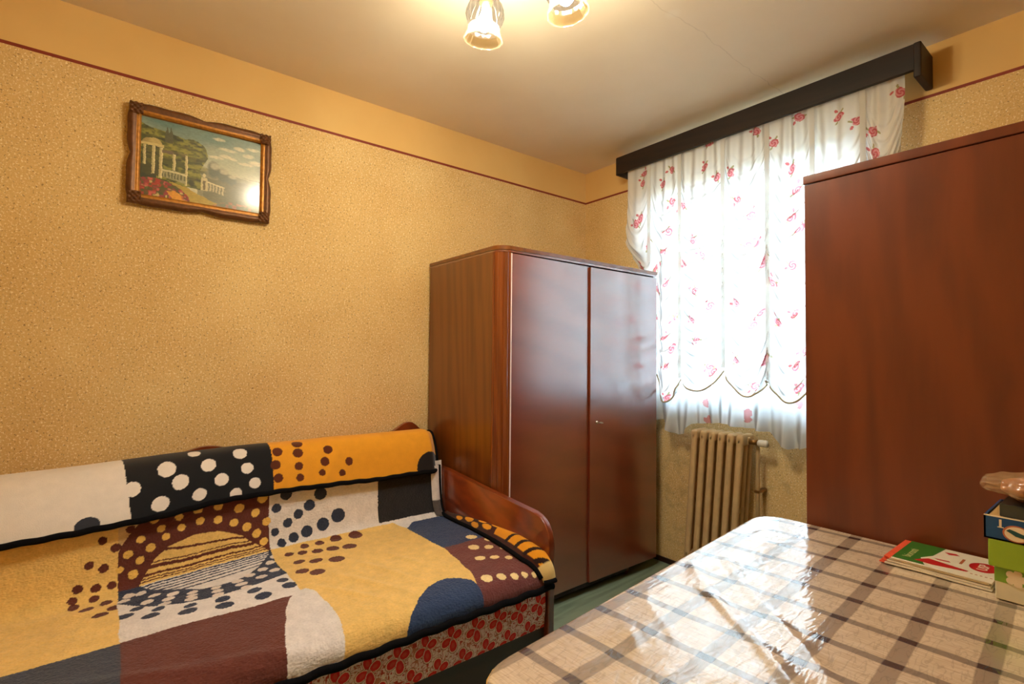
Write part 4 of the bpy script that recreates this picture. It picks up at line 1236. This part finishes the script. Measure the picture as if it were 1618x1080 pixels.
tt = np.arange(len(ot)) / len(ot) * 2 * np.pi
gap = ot[:, 1] > -1.06      # pressed flat where the cloth meets the wardrobe
for q, dz in enumerate(np.linspace(.03, .21, 10)):
    out = .004 + .0010 * q + .006 * (q / 9) * np.sin(tt * 26) + .006 * (q / 9) * np.sin(tt * 11 + 1)
    out = np.where(gap, .001, np.maximum(out, .002))
    nrm2 = (ot - cen) / np.linalg.norm(ot - cen, axis=1, keepdims=True)
    p = cen + (ot - cen) * 1.002 + nrm2 * out[:, None]
    rings.append(np.column_stack([p, np.full(len(p), TZT - dz)]))
R = np.array(rings)
# wrinkles in the film on top
X_, Y_ = R[..., 0], R[..., 1]
wz = np.zeros(X_.shape)
def crease(x0, y0, x1, y1, w, a):
    d = np.array([x1 - x0, y1 - y0]); ln = np.hypot(*d); d /= ln
    u = ((X_ - x0) * d[0] + (Y_ - y0) * d[1]) / ln; v = -(X_ - x0) * d[1] + (Y_ - y0) * d[0]
    v = v + .012 * np.sin(u * 5)
    return a * np.exp(-(v / w) ** 2) * sm((u + .1) / .2) * sm((1.1 - u) / .2)
wz += crease(1.80, -1.53, 2.18, -1.87, .014, .0045)
wz += crease(1.85, -1.45, 2.20, -1.80, .012, .0035)
wz += crease(1.83, -1.30, 2.02, -1.20, .012, .0015) + crease(1.86, -1.62, 1.99, -1.72, .010, .0015) + crease(1.84, -1.75, 2.0, -1.90, .010, .0015) + crease(1.85, -1.84, 1.97, -1.97, .010, .0015)
wz += .0020 * (vnoise(X_ * 16, Y_ * 10, 201) - .5) + .0010 * (vnoise(X_ * 45, Y_ * 20, 202) - .5)
fade = np.clip((NR - 2 - np.arange(len(R))) / 12, 0, 1)[:, None]
R[..., 2] += np.maximum(wz * fade, -.002)
cl = thing('oilcloth', (2.2, -1.63, TZT), 'glossy beige and grey checked oilcloth draped over the table', 'tablecloth')
grid_mesh('cloth_sheet', R, M_cloth, cl)
M_edge = pmat('yellow_cloth_piping', (212, 166, 70), .6)
tube('piping', [Vector(p) for p in R[NR + 2][::2]], .0016, M_edge, cl, 6)

# ------------------------------------------------------------------ things on the table
ZT0 = TZT + .0022
def text_mesh(name, s, size, mat, mtx, parent, ext=.0003, bold=0.0):
    cu = bpy.data.curves.new(name + '_curve', 'FONT')
    cu.body = s; cu.size = size; cu.align_x = 'CENTER'; cu.align_y = 'CENTER'; cu.extrude = ext; cu.offset = bold; cu.resolution_u = 3
    tmp = bpy.data.objects.new(name + '_tmp', cu)
    COL.objects.link(tmp)
    bpy.context.view_layer.update()
    me = bpy.data.meshes.new_from_object(tmp.evaluated_get(bpy.context.evaluated_depsgraph_get()))
    bpy.data.objects.remove(tmp)
    me.name = name
    me.transform(mtx)
    return finish(name, me, mat, parent)
def flat(name, pts, z, mat, parent, th=.0004):
    return prism(name, pts, z, z + th, mat, parent)
M_paper = pmat('white_paper', (222, 208, 178), .45, noise=.04)
M_green = pmat('green_print', (46, 104, 30), .4)
M_redp = pmat('red_print', (186, 24, 24), .4)
M_orange = pmat('orange_page_edge', (226, 84, 48), .5, noise=.15, nscale=200)
M_greyp = pmat('grey_page_edge', (150, 140, 112), .6)
M_pale = pmat('pale_lettering', (176, 178, 110), .5)
M_rust = pmat('rust_lettering', (176, 92, 48), .5)
def leaflet(k, x0, x1, y0, y1, z, th, label):
    """folded leaflet; the left strip is orange"""
    t = thing('leaflet', ((x0 + x1) / 2, (y0 + y1) / 2, z), label, 'leaflet', 'stack of leaflets on the oilcloth')
    n = 24
    X = np.linspace(x0, x1, n)
    bow = .0012 * np.sin((X - x0) / (x1 - x0) * math.pi * 1.5 + k)
    pts = [(x, z + max(0, b_)) for x, b_ in zip(X, bow)]
    out = [(x, zz) for x, zz in pts] + [(x, zz + th) for x, zz in pts[::-1]]
    prism('pages', out, y0, y1, M_paper, t, 0, 'xz')
    box('orange_strip', (x0 - .011, y0 + .003, z + .0002), (x0 + .001, y1 - .002, z + th * .8), M_orange, t)
    return t, z + th
zc = ZT0
LX0, LX1, LY0, LY1 = 2.118, 2.303, -1.196, -1.024
labs = ['lowest leaflet of the stack on the oilcloth, only its page edge showing', 'second leaflet from the bottom of the stack on the oilcloth', 'third leaflet from the bottom, directly under the green and white cover']
for k, th in enumerate((.0035, .0035, .003)):
    t, zc = leaflet(k, LX0 + .004 * (k - 1), LX1 - .003 * k, LY0 - .003 + .003 * k, LY1, zc, th, labs[k])
    zc += .0014
lt = thing('leaflet', ((LX0 + LX1) / 2, (LY0 + LY1) / 2, zc), 'top leaflet with green and white cover and red oval, in front of the tall wardrobe', 'leaflet', 'stack of leaflets on the oilcloth')
box('pages', (LX0 + .008, LY0, zc), (LX1, LY1, zc + .003), M_paper, lt, .0006)
box('orange_strip', (LX0 - .006, LY0 + .002, zc), (LX0 + .008, LY1, zc + .0025), M_orange, lt)
zp = zc + .003
gp = flat('green_panel', [(LX0 + .008, LY0 + .006), (LX0 + .070, LY0 + .006), (LX0 + .052, LY0 + .055), (LX0 + .068, LY0 + .09), (LX0 + .076, LY1 - .001), (LX0 + .008, LY1 - .001)], zp, M_green, lt)
text_mesh('lettering', 'biorosti', .024, M_pale, Matrix.Translation((LX0 + .030, -1.125, zp + .0006)) @ Matrix.Rotation(math.radians(90), 4, 'Z'), gp)
flat('red_wedge', [(LX0 + .046, LY0 + .026), (LX0 + .066, LY0 + .060), (LX0 + .14, LY0 + .040), (LX0 + .138, LY0 + .034), (LX0 + .08, LY0 + .022)], zp + .0005, M_redp, lt)
flat('red_mark', [(LX0 + .080, LY1 - .03), (LX0 + .10, LY1 - .024), (LX0 + .108, LY1 - .034), (LX0 + .09, LY1 - .042)], zp, M_redp, lt)
flat('red_mark', [(LX0 + .074, LY0 + .075), (LX0 + .10, LY0 + .078), (LX0 + .104, LY0 + .071), (LX0 + .08, LY0 + .069)], zp, M_redp, lt)
ov = flat('red_oval', [(LX0 + .158 + .025 * math.cos(a), LY0 + .092 + .034 * math.sin(a)) for a in np.linspace(0, 2 * math.pi, 33)[:-1]], zp, M_redp, lt)
text_mesh('lettering', 'USP', .026, M_paper, Matrix.Translation((LX0 + .158, LY0 + .092, zp + .0006)) @ Matrix.Rotation(math.radians(90), 4, 'Z'), ov)
flat('brown_line', [(LX0 + .117, LY0 + .080), (LX0 + .122, LY0 + .080), (LX0 + .122, LY0 + .120), (LX0 + .117, LY0 + .120)], zp, M_rust, lt)
for q in range(5):
    a = LX0 + .145 + .008 * q
    flat('small_mark', [(a, LY0 + .028), (a + .004, LY0 + .028), (a + .004, LY0 + .031), (a, LY0 + .031)], zp, M_rust, lt)

# green carton
BX, BY = 2.312, -1.229
M_lime = pmat('lime_card', (140, 168, 34), .45, noise=.06, nscale=30)
M_lgreen = pmat('leaf_green_card', (122, 160, 44), .45, noise=.05)
M_cardw = pmat('cream_card', (216, 206, 172), .5, noise=.05)
M_blue = pmat('deep_blue_card', (6, 66, 112), .4)
M_navyc = pmat('black_green_card', (26, 34, 28), .3)
M_tan = pmat('tan_card', (206, 160, 92), .6)
M_cream = pmat('cream_print', (226, 206, 168), .5)
M_teal = pmat('dark_teal_print', (28, 72, 66), .5)
M_cop = pmat('copper_print', (176, 96, 56), .5)
gb = thing('carton', (2.42, -1.13, ZT0), 'lime green and cream carton with a pale flower, at the bottom of the box pile', 'box')
box('body', (BX, BY, ZT0), (2.53, -1.035, .845), M_cardw, gb, .002)
box('green_band', (BX - .0006, BY - .0006, .783), (2.5306, -1.0344, .845), M_lgreen, gb)
box('lid', (BX - .009, BY - .006, .812), (2.538, -1.03, .868), M_lime, gb, .003)
fl = []
for a in np.linspace(0, 2 * math.pi, 61)[:-1]:
    r_ = .0105 + .0055 * abs(math.cos(a * 2.5)) ** .7
    fl.append((2.343 + r_ * math.cos(a), .796 + r_ * math.sin(a) * 1.1))
prism('flower_print', fl, BY - .0014, BY - .0005, M_cream, gb, 0, 'xz')
# blue carton with number and oval
bb = thing('carton', (2.42, -1.13, .868), 'dark blue carton marked 1 with a cream oval, in the middle of the box pile', 'box')
bm = bmesh.new()
bm_box(bm, (2.2975, BY - .006, .868), (2.53, -1.05, .871))
bm_box(bm, (2.2975, BY - .006, .868), (2.53, BY - .003, .915))
bm_box(bm, (2.2975, BY - .006, .868), (2.3005, -1.05, .915))
bm_box(bm, (2.527, BY - .006, .868), (2.53, -1.05, .915))
bm_box(bm, (2.2975, -1.053, .868), (2.53, -1.05, .915))
from_bm('body', bm, M_blue, bb)
box('inner_tray', (2.302, BY - .002, .872), (2.526, -1.055, .912), M_tan, bb, .001)
boxes('top_edge', [((2.2975, BY - .0063, .9135), (2.53, BY - .003, .9155))], M_cream, bb)
text_mesh('numeral', '1', .020, M_cream, Matrix.Translation((2.3225, BY - .0064, .9015)) @ Matrix.Rotation(math.radians(90), 4, 'X'), bb, bold=.0009)
boxes('numeral_serif', [((2.3180, BY - .0067, .8935), (2.3275, BY - .0060, .8952))], M_cream, bb)
oval = lambda cx, cz, rx, rz: [(cx + rx * math.cos(a), cz + rz * math.sin(a)) for a in np.linspace(0, 2 * math.pi, 41)[:-1]]
prism('oval_rim', oval(2.346, .886, .0205, .0165), BY - .0072, BY - .0058, M_cop, bb, 0, 'xz')
prism('oval_print', oval(2.3465, .886, .018, .0142), BY - .0080, BY - .0070, M_cream, bb, 0, 'xz')
prism('leaf_print', [(2.331, .8905), (2.336, .8945), (2.343, .8925), (2.352, .889), (2.362, .886), (2.364, .8815), (2.355, .8805), (2.345, .882), (2.338, .8865)], BY - .0088, BY - .0078, M_teal, bb, 0, 'xz')
# dark film-wrapped box
dk = thing('film_wrapped_box', (2.43, -1.13, .915), 'small black-green box in clear film, between the blue carton and the bag', 'box')
box('body', (2.321, BY - .0025, .9158), (2.52, -1.06, .941), M_navyc, dk, .002)
m, nt, N, L, b = new_mat('clear_film')
N.remove(b)
tr = N.new('ShaderNodeBsdfTransparent'); gl = N.new('ShaderNodeBsdfGlossy'); gl.inputs['Roughness'].default_value = .15
mx = N.new('ShaderNodeMixShader'); mx.inputs[0].default_value = .06
L.new(tr.outputs[0], mx.inputs[1]); L.new(gl.outputs[0], mx.inputs[2]); L.new(mx.outputs[0], N['Material Output'].inputs['Surface'])
M_film = m
box('film', (2.3175, BY - .005, .9156), (2.523, -1.057, .9425), M_film, dk, .003)
# plastic bag lying on top
bag = thing('plastic_bag', (2.42, -1.16, .9425), 'crumpled translucent plastic bag with tan contents, lying on top of the box pile', 'bag')
def blob(x0, x1, cy, cz, ry, rz, seed, nrm_):
    a = np.linspace(0, 2 * np.pi, 49)
    t = np.linspace(0, 1, 60)
    T_, A_ = np.meshgrid(t, a, indexing='ij')
    env = np.clip(np.sin(np.pi * np.clip(T_ * .96 + .02, 0, 1)), 0, 1) ** .28
    cr = 1 + nrm_ * (vnoise(T_ * 9, np.cos(A_) * 3 + 4, seed) - .5) + nrm_ * .6 * (vnoise(T_ * 22, np.sin(A_) * 6 + 9, seed + 1) - .5)
    yb = cy + ry * np.cos(A_) * env * cr
    zb_ = cz + rz * np.sin(A_) * env * cr
    return np.stack([x0 + (x1 - x0) * T_ + 0 * A_, yb, np.maximum(zb_, .9430)], -1)
M_bread = pmat('tan_contents', (186, 112, 58), .7, noise=.2, nscale=25)
grid_mesh('contents', blob(2.318, 2.55, -1.165, .969, .060, .023, 301, .10), M_bread, bag)
m, nt, N, L, b = new_mat('milky_polythene')
N.remove(b)
tr = N.new('ShaderNodeBsdfTransparent'); gl = N.new('ShaderNodeBsdfGlossy'); gl.inputs['Roughness'].default_value = .2
df = N.new('ShaderNodeBsdfDiffuse'); df.inputs[0].default_value = lin4(200, 160, 112)
ma = N.new('ShaderNodeMixShader'); ma.inputs[0].default_value = .25
mx = N.new('ShaderNodeMixShader'); mx.inputs[0].default_value = .42
L.new(df.outputs[0], ma.inputs[1]); L.new(gl.outputs[0], ma.inputs[2])
L.new(tr.outputs[0], mx.inputs[1]); L.new(ma.outputs[0], mx.inputs[2]); L.new(mx.outputs[0], N['Material Output'].inputs['Surface'])
grid_mesh('polythene', blob(2.288, 2.56, -1.165, .970, .068, .028, 311, .55), m, bag)
